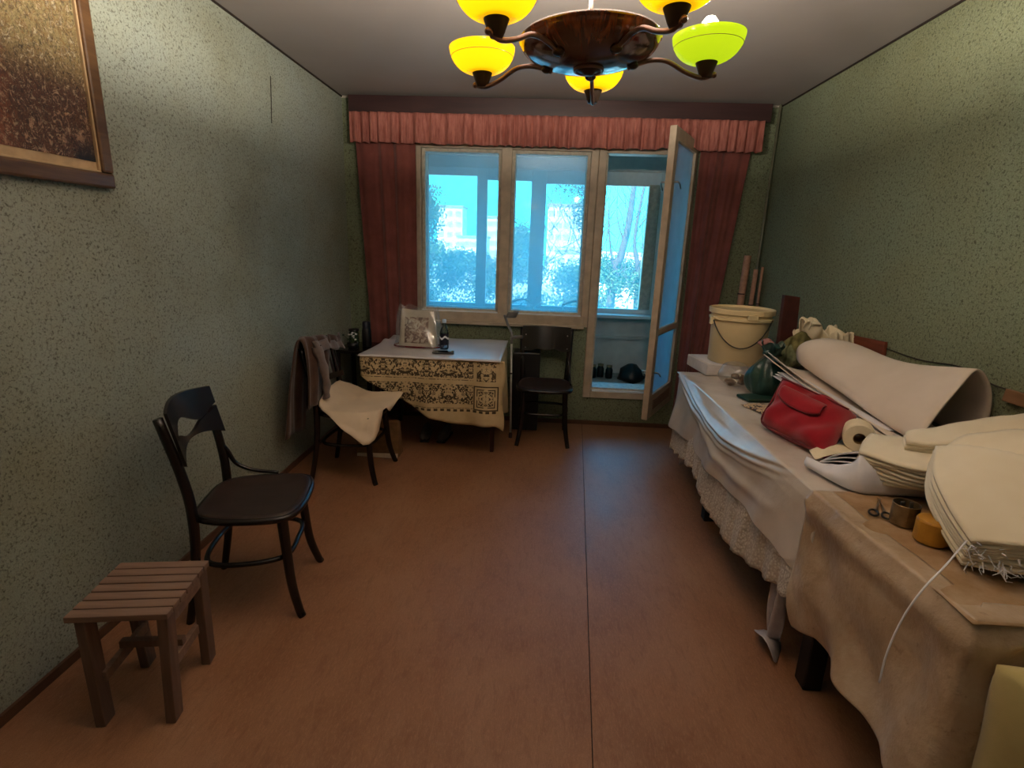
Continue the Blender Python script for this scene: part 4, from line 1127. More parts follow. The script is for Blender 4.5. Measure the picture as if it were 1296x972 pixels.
def shade_glass(name, col, emi):
    n = N(name)
    lp = n.node('ShaderNodeLayerWeight'); lp.inputs[0].default_value = .35
    tl = n.node('ShaderNodeBsdfTranslucent'); tl.inputs[0].default_value = (col[0] * .012, col[1] * .010, col[2] * .006, 1)
    pb = n.bsdf(col, .2, 0, None, .6)
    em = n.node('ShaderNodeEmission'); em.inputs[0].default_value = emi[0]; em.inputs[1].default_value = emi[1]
    m1 = n.node('ShaderNodeMixShader'); m1.inputs[0].default_value = .75
    n.t.links.new(pb, m1.inputs[1]); n.t.links.new(tl.outputs[0], m1.inputs[2])
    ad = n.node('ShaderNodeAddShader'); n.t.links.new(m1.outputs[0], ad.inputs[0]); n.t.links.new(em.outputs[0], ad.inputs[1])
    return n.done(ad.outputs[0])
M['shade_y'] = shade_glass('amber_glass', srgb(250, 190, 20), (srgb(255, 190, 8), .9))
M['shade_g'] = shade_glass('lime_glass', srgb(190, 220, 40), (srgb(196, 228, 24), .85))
n = N('bulb_glow'); em = n.node('ShaderNodeEmission'); em.inputs[0].default_value = (1, .93, .78, 1); em.inputs[1].default_value = 12
M['bulb'] = n.done(em.outputs[0])
BR = .176
prof = []
for i in range(15):
    a = PI / 2 * i / 14
    prof.append((max(.001, BR * math.sin(a)), .047 - .062 * math.cos(a)))
bo = MB().lathe(prof + [(BR + .004, .049), (BR, .054), (BR - .006, .049)], seg=64).mk('bowl', M['bowl'], ch, smooth=True, solid=.003)
MB().lathe([(.001, -.030), (.012, -.030), (.020, -.022), (.034, -.018), (.040, -.012)], seg=32).mk('bowl_boss', M['bronze_dark'], ch, smooth=True)
MB().tube([(.036 * math.cos(2 * PI * i / 28), .036 * math.sin(2 * PI * i / 28), -.018) for i in range(28)], .004, 8, closed=True).mk('boss_ring', M['bronze'], ch, smooth=True)
MB().tube([(0, 0, -.01), (0, 0, H - CZ - .05)], .0055, 10).mk('rod', M['bronze'], ch, smooth=True)
MB().lathe([(.001, H - CZ - .06), (.02, H - CZ - .055), (.055, H - CZ - .012), (.058, H - CZ)], seg=32).mk('ceiling_cup', M['bronze'], ch, smooth=True)
AR = .322
AZ = [90, 162, 18, 234, 306]
bulbs = []
for i, a_ in enumerate(AZ):
    a = math.radians(a_ - 7); d = Vector((math.cos(a), math.sin(a), 0)); U = Vector((0, 0, 1))
    def P(r_, z_): return d * r_ + U * z_
    pts = crv([P(.105, -.008), P(.135, .004), P(.175, .014), P(.215, .012), P(.26, -.008), P(.30, -.020), P(AR, -.020), P(AR + .022, -.012)], 6)
    MB().tube(pts, .0062, 10).mk('arm', M['bronze'], ch, smooth=True)
    MB().ball(P(.118, -.002), .013, 12, sc=(1.2, 1.2, .7)).mk('arm_socket', M['bronze_dark'], ch, smooth=True)
    MB().ball(P(AR + .024, -.013), .008, 10).mk('arm_tip', M['bronze'], ch, smooth=True)
    c_ = P(AR, 0)
    MB().lathe([(.001, -.020), (.014, -.020), (.018, -.012), (.028, .014), (.030, .020), (.026, .021)], c_, 28).mk('cup', M['bronze_dark'], ch, smooth=True)
    # shade: open bowl
    sp_ = []
    for k in range(13):
        t_ = k / 12
        ang_ = t_ * PI / 2 * .96
        sp_.append((.020 + (.093 - .020) * math.sin(ang_) ** .9, .015 + .068 * (1 - math.cos(ang_))))
    sh = MB().lathe(sp_, c_, 40).mk('glass_shade', M['shade_g'] if a_ == 18 else M['shade_y'], ch, smooth=True)
    sh['label'] = 'lime green glass shade' if a_ == 18 else 'amber yellow glass shade'
    rl = sp_[9]
    MB().tube([c_ + Vector((rl[0] * 1.018 * math.cos(2 * PI * k / 40), rl[0] * 1.018 * math.sin(2 * PI * k / 40), rl[1])) for k in range(40)], .0007, 5, closed=True).mk('shade_line', M['bronze'], sh, smooth=True)
    hb = .118 if a_ == 18 else .058
    bl = MB().lathe([(.008, .018), (.009, hb - .036), (.020, hb - .020), (.021, hb - .008), (.012, hb + .004), (.001, hb + .007)], c_, 16).mk('light_bulb', M['bulb'], ch, smooth=True)
    ld = bpy.data.lights.new('bulb_light', 'POINT')
    ld.energy = BULB_W * (.35 if a_ == 18 else 1); ld.color = (1.0, .88, .72); ld.shadow_soft_size = .012 if a_ != 18 else .02
    lo = bpy.data.objects.new('bulb_light', ld); COL.objects.link(lo); lo.parent = ch
    lo.location = c_ + Vector((0, 0, .135 if a_ == 18 else .071))

# ------------------------------------------------------------------ long table
TX0, TX1, TY0, TY1, TH = .925, 1.705, 1.02, 3.34, .735
t = thing('long_table', 'long table on black legs along the right wall under cloths and clutter', 'table', (1.3, 2.2, 0))
def quad(z): return [(TX0 - 1.3 + .062, TY0 - 2.2 + .015, z), (TX1 - 1.3, TY0 - 2.2 + .015, z), (TX1 - 1.3, TY1 - 2.2 - .01, z), (TX0 - 1.3 + .012, TY1 - 2.2 - .01, z), (TX0 - 1.3 + .012, 1.60 - 2.2, z)]
MB().add(quad(TH - .03) + quad(TH - .003), [(4, 3, 2, 1, 0), (5, 6, 7, 8, 9), (0, 1, 6, 5), (1, 2, 7, 6), (2, 3, 8, 7), (3, 4, 9, 8), (4, 0, 5, 9)]).mk('table_top', M['black_leg'], t)
for yy in (1.63, 2.82):
    for xx in (1.02, 1.62):
        b = MB(); b.beam((xx - 1.3, yy - 2.2, 0), (xx - 1.3, yy - 2.2, TH - .03), .065, .065, up=(0, 1, 0)); b.mk('leg', M['black_leg'], t, bevel=.005)
MB().box((.99 - 1.3, 1.66 - 2.2, TH - .10), (1.01 - 1.3, 2.79 - 2.2, TH - .03)).mk('apron', M['black_leg'], t)
# far satin cloth: top + draped side
def sat(u, v):
    y = 3.375 - u * 1.80
    if v < .35:
        k = v / .35
        x = TX1 - .01 + (TX0 - (TX1 - .01)) * k
        return Vector((x, y, TH + .003 + .0025 * wob(x * 14, y * 11)))
    k = (v - .35) / .65
    hem = lin([(1.5, .42), (1.7, .445), (2.0, .455), (2.6, .416), (3.1, .395), (3.33, .38)], y)
    z = TH + .003 - (TH - hem) * k
    x = TX0 - .006 * min(1, k * 8)
    # hanging swag ridges running from the far corner
    c1 = TH - .115 * math.sin(PI * min(1, max(0, (3.33 - y) / 1.55))) ** .9
    c2 = TH - .205 * math.sin(PI * min(1, max(0, (3.35 - y) / 2.1))) ** .9
    fd = max(0, min(1, (y - 1.78) / .35))
    x -= fd * (.013 * math.exp(-((z - c1) / .010) ** 2) + .010 * math.exp(-((z - c1 - .028) / .008) ** 2) + .006 * math.exp(-((z - c1 + .03) / .009) ** 2) + .013 * math.exp(-((z - c2) / .026) ** 2))
    x -= fd * .020 * math.exp(-((z - c1 - .035) / .020) ** 2) * .5
    x -= .022 * k * (.5 + .5 * math.sin(y * 9.5 + z * 6)) + .006 * math.sin(y * 23 + z * 15) * k
    x -= .03 * k * math.exp(-((y - 3.3) / .10) ** 2)
    x += .045 * math.exp(-((y - 2.4) / .55) ** 2) * -min(1, k * 4) * .6
    return Vector((x, y, z))
o = MB().grid(sat, 160, 130).mk('satin_tablecloth', M['satin'], smooth=True, solid=.002)
tag(o, 'shiny pale satin cloth swagged over the far part of the long table', 'tablecloth')
def lace(u, v):
    y = 3.385 - u * 1.80
    hem = lin([(1.55, .38), (1.665, .335), (1.8, .30), (1.92, .268), (2.17, .22), (2.525, .225), (2.851, .290), (3.1, .265), (3.33, .215)], y)
    z = TH - .006 + (hem - TH) * v + .006 * math.sin(y * 40) * v
    x = TX0 + .004 - .014 * v + .010 * math.sin(y * 44 + .6 * math.sin(y * 7)) * v ** 2 + .004 * math.sin(y * 90) * v ** 2 + .006 * math.sin(y * 14)* v
    x -= .042 * math.exp(-((y - 2.4) / .55) ** 2) * v * .6 
    return Vector((x, y, z))
o = MB().grid(lace, 260, 30).mk('lace_tablecloth', M['lace'], smooth=True, solid=.002)
tag(o, 'pale pleated lace cloth showing below the satin cloth on the long table', 'tablecloth')
# near old oilcloth: top sheet and one drop that turns the table corner
oc = thing('old_oilcloth', 'worn brownish oilcloth hanging over the near end of the long table', 'tablecloth')
def oldtop(u, v):
    return Vector((TX0 + .02 + (TX1 - .03 - TX0) * v, 1.640 - u * .628, TH + .010 + .003 * wob(v * 8, u * 10)))
MB().grid(oldtop, 40, 40).mk('top_sheet', M['top_cloth'], oc, smooth=True, solid=.003)
L1, L2 = .615, .70
def olddrop(u, v):
    d = u * (L1 + L2)
    c_r = .03
    if d < L1: px, py, nx, ny = TX0 - .010 + .045 * (d / L1) ** 1.5, 1.638 - d, -1.0, 0.0
    else: px, py, nx, ny = TX0 + .035 + (d - L1), 1.638 - L1, 0.0, -1.0
    a = max(0, min(1, (d - L1 + .06) / .12)) * PI / 2
    nx, ny = -math.cos(a), -math.sin(a)
    hem = lin([(0, .44), (.015, .34), (.035, .245), (.08, .262), (.155, .300), (.22, .295), (.31, .300), (.44, .300), (.52, .290), (.615, .24), (.66, .25), (.70, .42), (.74, .60), (.80, .66), (1.4, .67)], d)
    if v < .10:
        t_ = 1 - v / .10
        return Vector((px - nx * .060 * t_, py - ny * .060 * t_, TH + .0125 + .002 * math.sin(d * 21)))
    k = (v - .10) / .90; z = TH + .012 - (TH - hem) * k
    out = .010 * min(1, k * 10) + .022 * k * (.5 + .5 * math.sin(d * 13 + 1.4 + z * 4)) + .008 * k * math.sin(d * 31 + z * 12) + .016 * math.sin(z * 17 + d * 8) * k * .5
    out += .013 * k * math.sin(d * 11 - z * 15 + .8) + .009 * k * math.sin(d * 19 + z * 24)
    out += .075 * k * math.exp(-((d - L1) / .07) ** 2) + .012 * math.exp(-((k - .12) / .08) ** 2)
    return Vector((px + nx * out, py + ny * out, z))
MB().grid(olddrop, 130, 70).mk('hanging_drop', M['old_cloth'], oc, smooth=True, solid=.003)
TT2 = TH + .017
# rag below the table
O = [(.905, 1.84, .05), (.90, 1.76, .075), (.93, 1.70, .02), (.965, 1.74, .012), (1.0, 1.82, .01), (.96, 1.88, .01)]
t = thing('lilac_rag', 'pale lilac rag hanging to the floor under the long table by the near leg', 'rag')
star_sheet('rag_hem', O, (.95, 1.79, .07), M['rag'], k=3, wr=.01, rings=6, parent=t)
def rag(u, v):
    return Vector((.955 + .02 * math.sin(v * 6 + u * 9) - .01 * v, 1.80 - .12 * (u - .5) * (1 - .55 * v) - .02 * v, .62 - .55 * v))
MB().grid(rag, 14, 24).mk('rag_fall', M['rag'], t, smooth=True, solid=.004)
def rag2(u, v):
    return Vector((1.02 + .02 * math.sin(u * 12) * v - .03 * u, 3.22 + .14 * u, .62 - (.42 + .10 * u) * v))
o = MB().grid(rag2, 16, 12).mk('grey_rag', M['rag'], smooth=True, solid=.004)
tag(o, 'grey rag hanging under the far corner of the long table', 'rag')
# things on the table, far end first
t = thing('foam_box', 'flat white foam box under the cream bucket', 'box', (1.045, 3.262, TH + .008), math.radians(6))
MB().box((0, 0, 0), (.44, .33, .072)).mk('box_body', M['foam'], t, bevel=.006)
MB().box((.02, .02, .072), (.42, .31, .0725)).mk('box_lid', M['paper_white'], t)
bk = thing('plastic_bucket', 'large cream plastic bucket with lid rim and wire handle on the foam box', 'bucket', (1.258, 3.400, TH + .0815))
bh, r0, r1 = .338, .166, .184
MB().lathe([(.001, .004), (r0 - .01, .0), (r0, .006), (r1 - .012, bh - .07)], seg=56).mk('body', M['bucket'], bk, smooth=True)
MB().lathe([(r1 - .012, bh - .07), (r1 + .004, bh - .068), (r1 + .005, bh - .052), (r1 - .008, bh - .050), (r1 - .006, bh - .032), (r1 + .008, bh - .030), (r1 + .010, bh), (r1 - .002, bh + .003), (r1 - .012, bh - .012), (.001, bh - .014)], seg=56).mk('lid', M['bucket'], bk, smooth=False, bevel=.002)
ha = [Vector((r1 * 1.02 * math.cos(a), r1 * 1.02 * math.sin(a), bh - .055 - .17 * math.sin(PI * s))) for s in [i / 20 for i in range(21)] for a in [math.radians(190 + 130 * s)]]
MB().tube(ha, .0036, 8).mk('wire_handle', M['scissor'], bk, smooth=True)
MB().box((-r1 - .016, -.05, bh - .10), (-r1 + .006, -.02, bh - .055)).mk('handle_lug', M['bucket'], bk, bevel=.004)
MB().box((-.03, -r1 - .014, bh - .052), (.03, -r1 + .004, bh - .022)).mk('tear_tab', M['bucket'], bk, bevel=.003)
# cloudy bag with brown contents
def blob(cx, rx, ry, rz, seed, amp=.15, flatb=True):
    r = random.Random(seed); ph = [r.uniform(0, 6.28) for _ in range(6)]
    def fn(u, v):
        a = u * 2 * PI; t_ = PI * (.001 + .998 * v)
        k = 1 + amp * (math.sin(3 * a + ph[0] + 2 * t_) * .5 + math.sin(5 * a + ph[1] - 3 * t_) * .3 + math.sin(9 * a + ph[2] + 6 * t_) * .2 + math.sin(4 * t_ + ph[3]) * .3)
        z = -math.cos(t_) * rz * (1 if not flatb else (1 if math.cos(t_) < 0 else .9))
        return Vector((cx[0] + rx * math.sin(t_) * math.cos(a) * k, cx[1] + ry * math.sin(t_) * math.sin(a) * k, max(z, -rz * .92) + cx[2]))
    return fn
t = thing('clear_bag', 'small clear bag of brown scraps on the table in front of the bucket', 'bag', (1.135, 3.035, TH + .01))
MB().grid(blob((0, 0, .065), .085, .10, .075, 3), 40, 20, closeu=True).mk('film', M['film'], t, smooth=True)
M['scrap'] = simple('brown_scraps', (110, 76, 42), .8, var=.5, nscale=60, bump=.6, bscale=90)
r = random.Random(4)
for i in range(9):
    p = (r.uniform(-.05, .05), r.uniform(-.06, .05), .02 + r.uniform(0, .035))
    MB().grid(blob(p, .024, .02, .018, i, .3), 10, 8, closeu=True).mk('scrap', M['scrap'] if i % 5 else M['tissue'], t, smooth=True)
# green bag
t = thing('green_plastic_bag', 'dark green knotted plastic bag sitting beside the bucket', 'bag', (1.245, 2.86, TH + .01))
def gbag(u, v):
    a = u * 2 * PI
    prof_ = crv([(.06, 0, 0), (.085, 0, .02), (.098, 0, .08), (.08, 0, .15), (.035, 0, .205), (.020, 0, .225), (.045, 0, .255), (.06, 0, .285)], 4)
    p = samp(prof_, v)
    k = 1 + .05 * math.sin(7 * a + v * 9) * v + .08 * math.sin(4 * a - v * 11) + .04 * math.sin(11 * a + 7 * v) * math.sin(v * 5) + .09 * math.sin(2 * a + 2 + 3 * v)
    return Vector((p.x * k * math.cos(a), p.x * k * 1.1 * math.sin(a), p.z + .012 * math.sin(5 * a) * (v > .8)))
MB().grid(gbag, 64, 34, closeu=True).mk('bag_body', M['green_bag'], t, smooth=True, solid=.001)
MB().grid(blob((0.0, 0, .245), .045, .045, .04, 8, .4), 24, 14, closeu=True).mk('knot', M['green_bag'], t, smooth=True)
MB().grid(blob((-.02, .03, .275), .035, .03, .03, 18, .45), 20, 12, closeu=True).mk('pink_cloth_tuft', simple('pink_cloth', (150, 104, 100), .9, var=.3), t, smooth=True)
# brown block standing against the wall
t = thing('brown_plank', 'dark brown rectangular block standing upright behind the bucket', 'block', (1.475, 3.20, TH + .008), math.radians(8))
b = MB(); b.hexa([(-.055, -.018, 0), (.055, -.018, 0), (.055, .018, 0), (-.055, .018, 0)], [(-.045, .03, .515), (.052, .03, .505), (.052, .06, .505), (-.045, .06, .515)]); b.mk('board', M['brick'], t, bevel=.003)
# olive cloth bundle
t = thing('olive_bundle', 'olive green folded cloth bundle leaning behind the green bag', 'bundle', (1.43, 2.96, TH + .01))
def pad(fr, nrm, thick, nu=20, nv=16, bul=.5, wr=.0, seed=0):
    """a cushion-like closed solid over a quad: fr = 4 corners TL,TR,BR,BL"""
    A, B, C, D = [Vector(p) for p in fr]; nrm = Vector(nrm).normalized()
    r = random.Random(seed); ph = [r.uniform(0, 6.28) for _ in range(4)]
    b = MB(); vs = []; 
    for side in (1, -1):
        for j in range(nv + 1):
            for i in range(nu + 1):
                u, v = i / nu, j / nv
                p = (A * (1 - u) + B * u) * (1 - v) + (D * (1 - u) + C * u) * v
                e = (1 - abs(2 * u - 1) ** 5) * (1 - abs(2 * v - 1) ** 5)
                h = thick * (.18 + .82 * max(0, e) ** bul)
                w = wr * (math.sin(u * 9 + ph[0]) * math.sin(v * 8 + ph[1]) + .6 * math.sin(u * 17 + v * 13 + ph[2]))
                vs.append(p + nrm * (side * h / 2 + w))
    W = nu + 1; K = W * (nv + 1); fs = []
    for j in range(nv):
        for i in range(nu):
            a = j * W + i
            fs.append((a, a + W, a + W + 1, a + 1)); fs.append((K + a, K + a + 1, K + a + W + 1, K + a + W))
    for i in range(nu):
        fs.append((i, i + 1, K + i + 1, K + i)); a = nv * W + i; fs.append((a, K + a, K + a + 1, a + 1))
    for j in range(nv):
        a = j * W; fs.append((a, K + a, K + a + W, a + W)); a = j * W + nu; fs.append((a, a + W, K + a + W, K + a))
    b.add(vs, fs); return b
pad([(-.10, .03, .26), (.03, .06, .335), (.10, .02, .27), (-.05, -.02, .12)], (-.3, -1, .5), .07, wr=.012, seed=2).mk('olive_fold', M['camo'], t, smooth=True)
pad([(-.11, .04, .25), (.02, .08, .30), (.12, .04, .01), (-.08, -.02, .0)], (-.2, -1, .3), .09, wr=.012, seed=5).mk('dark_fold', M['black_plastic'], t, smooth=True)
pad([(-.13, -.01, .22), (-.05, -.01, .27), (0.0, -.06, .16), (-.10, -.06, .14)], (-.3, -1, .5), .04, wr=.01, seed=6).mk('sage_fold', simple('sage_cloth', (112, 116, 84), .9, var=.3), t, smooth=True)
# crumpled cream cloth
t = thing('crumpled_cloth', 'crumpled cream cloth lying against the right wall behind the big felt sheet', 'cloth', (1.585, 3.04, TH + .01))
MB().box((-.10, -.10, 0), (.11, .10, .26)).mk('supporting_carton', M['kraft'], t, bevel=.004)
def crum(u, v):
    x = -.12 + u * .235; y = -.08 + v * .16
    z = .30 + .05 * math.sin(u * 9 + 2 * math.sin(v * 5)) * (.4 + v * .6) + .025 * math.sin(v * 14 + u * 6) + .05 * (1 - u) - .02 * (u > .9)
    return Vector((x + .012 * math.sin(v * 19), y + .014 * math.sin(u * 23), z))
MB().grid(crum, 34, 24).mk('cloth', M['tissue'], t, smooth=True, solid=.006)
def crum2(u, v):
    return Vector((.01 + .10 * u, -.085 + .03 * math.sin(u * 22 + v * 3), .265 + .075 * v + .012 * math.sin(u * 30)))
MB().grid(crum2, 24, 8).mk('ruffled_edge', M['tissue'], t, smooth=True, solid=.005)
# green book, patterned paper
t = thing('green_book', 'thin dark green book lying beside the green bag', 'book', (1.155, 2.76, TH + .010), math.radians(14))
MB().box((-.075, -.055, 0), (.10, .055, .014)).mk('cover', M['green_book'], t, bevel=.002)
MB().box((-.072, -.052, .003), (.102, .052, .011)).mk('page_block', M['paper_white'], t)
n = N('patterned_paper'); v = n.coord()
c = n.mix(n.step(n.noise(v, 55, 2, .5, 1.2), .54, .58), srgb(206, 178, 140), srgb(34, 34, 60))
M['pattern_paper'] = n.done(n.bsdf(c, .6))
t = thing('patterned_napkin', 'cream napkin with dark blue pattern lying beside the red bag', 'napkin', (1.115, 2.56, TH + .007), math.radians(20))
pad([(-.055, .09, .007), (.06, .09, .007), (.06, -.08, .007), (-.055, -.08, .007)], (0, 0, 1), .012, wr=.002, seed=3).mk('paper', M['pattern_paper'], t, smooth=True)
# red bag
rb = thing('red_bag', 'red cloth shoulder bag with flap pocket slumped on the long table', 'bag', (0, 0, 0))
TL, TR, BR_, BL = Vector((1.095, 2.37, .972)), Vector((1.27, 2.10, .905)), Vector((1.075, 1.91, .792)), Vector((.98, 2.26, .798))
nr = (TR - BL).cross(TL - BR_).normalized()
if nr.x > 0: nr = -nr
sh_ = -nr * .045
pad([TL + sh_, TR + sh_, BR_ + sh_, BL + sh_], nr, .115, 30, 26, .40, .009, 4).mk('bag_body', M['red'], rb, smooth=True)
def bp(u, v, off):   # u along the bag, v down
    return (TL * (1 - u) + TR * u) * (1 - v) + (BL * (1 - u) + BR_ * u) * v + nr * off
def flap(u, v):
    uu = .12 + .62 * u; dep = .50 * (1 - .35 * abs(2 * u - 1) ** 3)
    return bp(uu, .24 + dep * v * .72, .012 + .012 * math.sin(PI * v) + .010 * v)
MB().grid(flap, 18, 10).mk('flap_pocket', M['red'], rb, smooth=True, solid=.006)
MB().tube([flap(i / 18, 1.0) for i in range(19)], .004, 6).mk('flap_piping', M['red_dark'], rb, smooth=True)
MB().tube(crv([bp(-.01, .0, -.03), bp(-.015, .5, -.03), bp(0, 1.0, -.03), bp(.5, 1.03, -.03), bp(1.0, 1.0, -.03)], 6), .005, 6).mk('seam_piping', M['red_dark'], rb, smooth=True)
MB().tube(crv([bp(.02, .10, .006), bp(.5, .12, .016), bp(.97, .10, .006)], 6), .0035, 6).mk('zipper', M['red_dark'], rb, smooth=True)
b = MB(); c0 = bp(.36, .42, .027); eu = (TR - TL).normalized(); ev = (TL - BL).normalized()
b.add([c0 - eu * .016 + ev * .006, c0 + ev * .001, c0 + eu * .016 + ev * .006, c0 + eu * .004 - ev * .003, c0 - ev * .008, c0 - eu * .004 - ev * .003], [(0, 1, 4, 5), (1, 2, 3, 4)])
b.mk('emblem', M['black_plastic'], rb, solid=.002)
# toilet roll
t = thing('toilet_roll', 'roll of cream toilet paper lying between the red bag and folded fabric', 'roll', (1.245, 2.00, TH + .090))
rot = Matrix.Rotation(math.radians(90), 3, 'X') 
rz_ = Matrix.Rotation(math.radians(-25), 3, 'Z')
MB().lathe([(.020, -.05), (.052, -.05), (.054, -.045), (.054, .045), (.052, .05), (.020, .05)], seg=36, mat=rz_ @ rot).mk('paper', M['tissue'], t, smooth=False, bevel=.001)
MB().lathe([(.0205, -.051), (.0205, .051)], seg=28, mat=rz_ @ rot).mk('core', M['card_core'], t, smooth=True, solid=.0015)
def tail(u, v):
    p = Vector((-.035 - .165 * u - .012 * v * u, .005 - .075 * v - .055 * u, -.046 + .014 * math.sin(u * 3.0) - .010 * u - .008 * v))
    return p
MB().grid(tail, 20, 6).mk('loose_tail', M['tissue'], t, smooth=True, solid=.002)
# big felt sheet, folded over
bs = thing('felt_sheet', 'large thick off-white felt sheet folded into a loose roll on the long table', 'sheet', (0, 0, 0))
Nn = crv([(1.70, 2.0, .80), (1.702, 2.0, .95), (1.665, 1.99, 1.045), (1.605, 1.985, 1.098), (1.53, 1.95, 1.035), (1.46, 1.92, .955), (1.412, 1.90, .885), (1.405, 1.90, .845), (1.46, 1.92, .825), (1.56, 1.95, .818)], 5)
Ff = crv([(1.70, 2.75, .85), (1.70, 2.75, .95), (1.66, 2.77, 1.03), (1.56, 2.80, 1.062), (1.46, 2.81, 1.068), (1.39, 2.83, 1.045), (1.36, 2.83, 1.005), (1.375, 2.81, .945), (1.45, 2.80, .930), (1.55, 2.80, .925)], 5)
def ruled(A, B, sag=0.0):
    def fn(u, v):
        p = samp(A, u) * (1 - v) + samp(B, u) * v
        p.z -= sag * math.sin(PI * v) * math.sin(PI * u)
        p.z += .006 * math.sin(v * 7 + u * 5)
        return p
    return fn
MB().grid(ruled(Nn, Ff, .03), 60, 30).mk('rolled_layer', M['felt'], bs, smooth=True, solid=.007)
for q in range(3):
    An = crv([(1.345 + .012 * q, 1.905, .800 + .014 * q), (1.42, 1.92, .80 + .014 * q), (1.50, 1.95, .795 + .014 * q), (1.64, 1.98, .79 + .014 * q)], 5)
    Af = crv([(1.185 + .02 * q, 2.81, .972 + .012 * q), (1.25 + .01 * q, 2.80, .925 + .012 * q), (1.36, 2.79, .900 + .011 * q), (1.62, 2.79, .880 + .014 * q)], 5)
    if q < 2:
        MB().grid(ruled(An, Af, .02), 24, 24).mk('flat_layer', M['felt'], bs, smooth=True, solid=.005)
# support below: cardboard cartons under the felt
t = thing('carton', 'brown cardboard carton under the big felt sheet', 'box', (1.53, 2.38, TH + .008))
MB().box((-.13, -.36, 0), (.155, .34, .045)).mk('body', M['kraft'], t, bevel=.003)
# white paper under flap
t = thing('white_papers', 'white papers sticking out under the felt sheet above the red bag', 'paper', (0, 0, 0))
for q in range(3):
    dz = -.010 * q; dx = -.010 * q
    b = MB(); b.hexa([(1.20 + dx, 2.66, .915 + dz), (1.30, 2.66, .905 + dz), (1.42, 2.06, .83 + dz), (1.335 + dx, 2.04, .825 + dz)], [(1.20 + dx, 2.66, .918 + dz), (1.30, 2.66, .908 + dz), (1.42, 2.06, .833 + dz), (1.335 + dx, 2.04, .828 + dz)])
    b.mk('paper_sheet', M['paper_white'], t)
# planks and wire along the right wall
t = thing('wooden_frame', 'narrow wooden frame of brown rails leaning on the right wall behind the folded fabric', 'frame', (0, 0, 0))
for z0, z1, m_ in ((1.0, 1.045, 'plank_wood'), (.885, .93, 'red_plank')):
    b = MB(); b.hexa([(1.697 - (1.05 - z0) * .1, 1.20, z0), (1.709, 1.20, z0), (1.709, 1.955, z0), (1.697 - (1.05 - z0) * .1, 1.955, z0)], [(1.697 - (1.05 - z1) * .1, 1.20, z1), (1.711, 1.20, z1), (1.711, 1.955, z1), (1.697 - (1.05 - z1) * .1, 1.955, z1)])
    b.mk('rail', M[m_], t, bevel=.002)
for y0 in (1.55, 1.20):
    MB().box((1.690, y0, TH + .02), (1.712, y0 + .038, 1.04)).mk('stile', M['plank_wood'], t, bevel=.002)
t = thing('red_brown_plank', 'reddish brown plank on the right wall above the far end of the felt sheet', 'plank', (0, 0, 0))
b = MB(); b.hexa([(1.69, 2.62, TH + .02), (1.705, 2.62, TH + .02), (1.705, 3.02, TH + .02), (1.69, 3.02, TH + .02)], [(1.70, 2.68, 1.088), (1.715, 2.68, 1.088), (1.715, 3.02, 1.072), (1.70, 3.02, 1.072)]); b.mk('board', M['red_plank'], t, bevel=.002)
o = MB().tube(crv([(1.712, 3.05, 1.08), (1.712, 2.757, 1.060), (1.712, 2.45, 1.05), (1.712, 2.2, 1.07), (1.708, 2.0, 1.04), (1.712, 1.7, 1.06)], 8), .0028, 6).mk('dark_wire', M['dark_trim'])
tag(o, 'thin dark wire sagging along the right wall above the long table', 'wire')

# folded fabric bundles with visible layers
def layered(name, label, rows, n_lay, dz, m, cat='fabric', k=5, group=None, inset=.004, hump=None):
    t = thing(name, label, cat, (0, 0, 0), 0, group)
    net = surf(rows, k)
    nc, nr_ = len(net) - 1, len(net[0]) - 1
    r = random.Random(len(label))
    for L in range(n_lay):
        jx, jy = r.uniform(-inset, inset) * .5, r.uniform(-inset, inset) * .5
        def fn(u, v, L=L, jx=jx, jy=jy):
            p = net[round(u * nc)][round(v * nr_)].copy()
            p.z -= L * dz * (1 + .10 * math.sin(u * 7 + L))
            if hump: p.z += hump(p)
            p.x += jx + L * .002; p.y += jy + L * .004
            p.z += .002 * math.sin(p.x * 60 + L * 2) 
            return p
        MB().grid(fn, nc, nr_).mk('fabric_layer', m, t, smooth=True, solid=dz * .80)
    return t
# front-left paper-like bundle
fb = thing('folded_fabric', 'white folded fabric end with curled tip nearest the red bag', 'fabric', (0, 0, 0), 0, 'folded white fabric bundles')
for L in range(7):
    f_ = L / 6
    def fn(u, v, f_=f_):
        tip = Vector((.985 + .03 * f_, 1.845 - .02 * f_, .752 + .018 * (1 - f_) * 0 + .016 * f_))
        top = Vector((1.055, 1.695, .752 + .112 * f_))
        far = Vector((1.30, 1.74, .755 + .100 * f_))
        back = Vector((1.20, 1.93, .752 + .03 * f_))
        a = tip * (1 - u) + back * u
        c3 = top * (1 - u) + far * u
        p = a * (1 - v) + c3 * v
        p.z += .012 * math.sin(PI * v) * (1 - u) * f_
        return p
    MB().grid(fn, 12, 16).mk('fabric_layer', M['paper_white'], fb, smooth=True, solid=.0045)
def wrapf(u, v):   # curved front skin falling from the top edge to the table
    q = [(.985, 1.845, .784), (1.02, 1.76, .79), (1.05, 1.69, .83), (1.06, 1.67, .866)]
    lo = [(.985, 1.840, .752), (1.01, 1.74, .750), (1.035, 1.665, .750), (1.065, 1.625, .752)]
    hi_ = samp(crv(q, 4), min(1, u * 2)); lo_ = samp(crv(lo, 4), min(1, u * 2))
    if u > .5:
        k = (u - .5) * 2
        hi_ = hi_ + Vector((.20 * k, -.06 * k, -.012 * k)); lo_ = lo_ + Vector((.20 * k, 0.0, 0))
    p = hi_ * (1 - v) + lo_ * v
    p.x -= .012 * math.sin(PI * v)
    p.y -= .012 * math.sin(PI * v)
    return p
MB().grid(wrapf, 30, 10).mk('front_fold', M['paper_white'], fb, smooth=True, solid=.004)
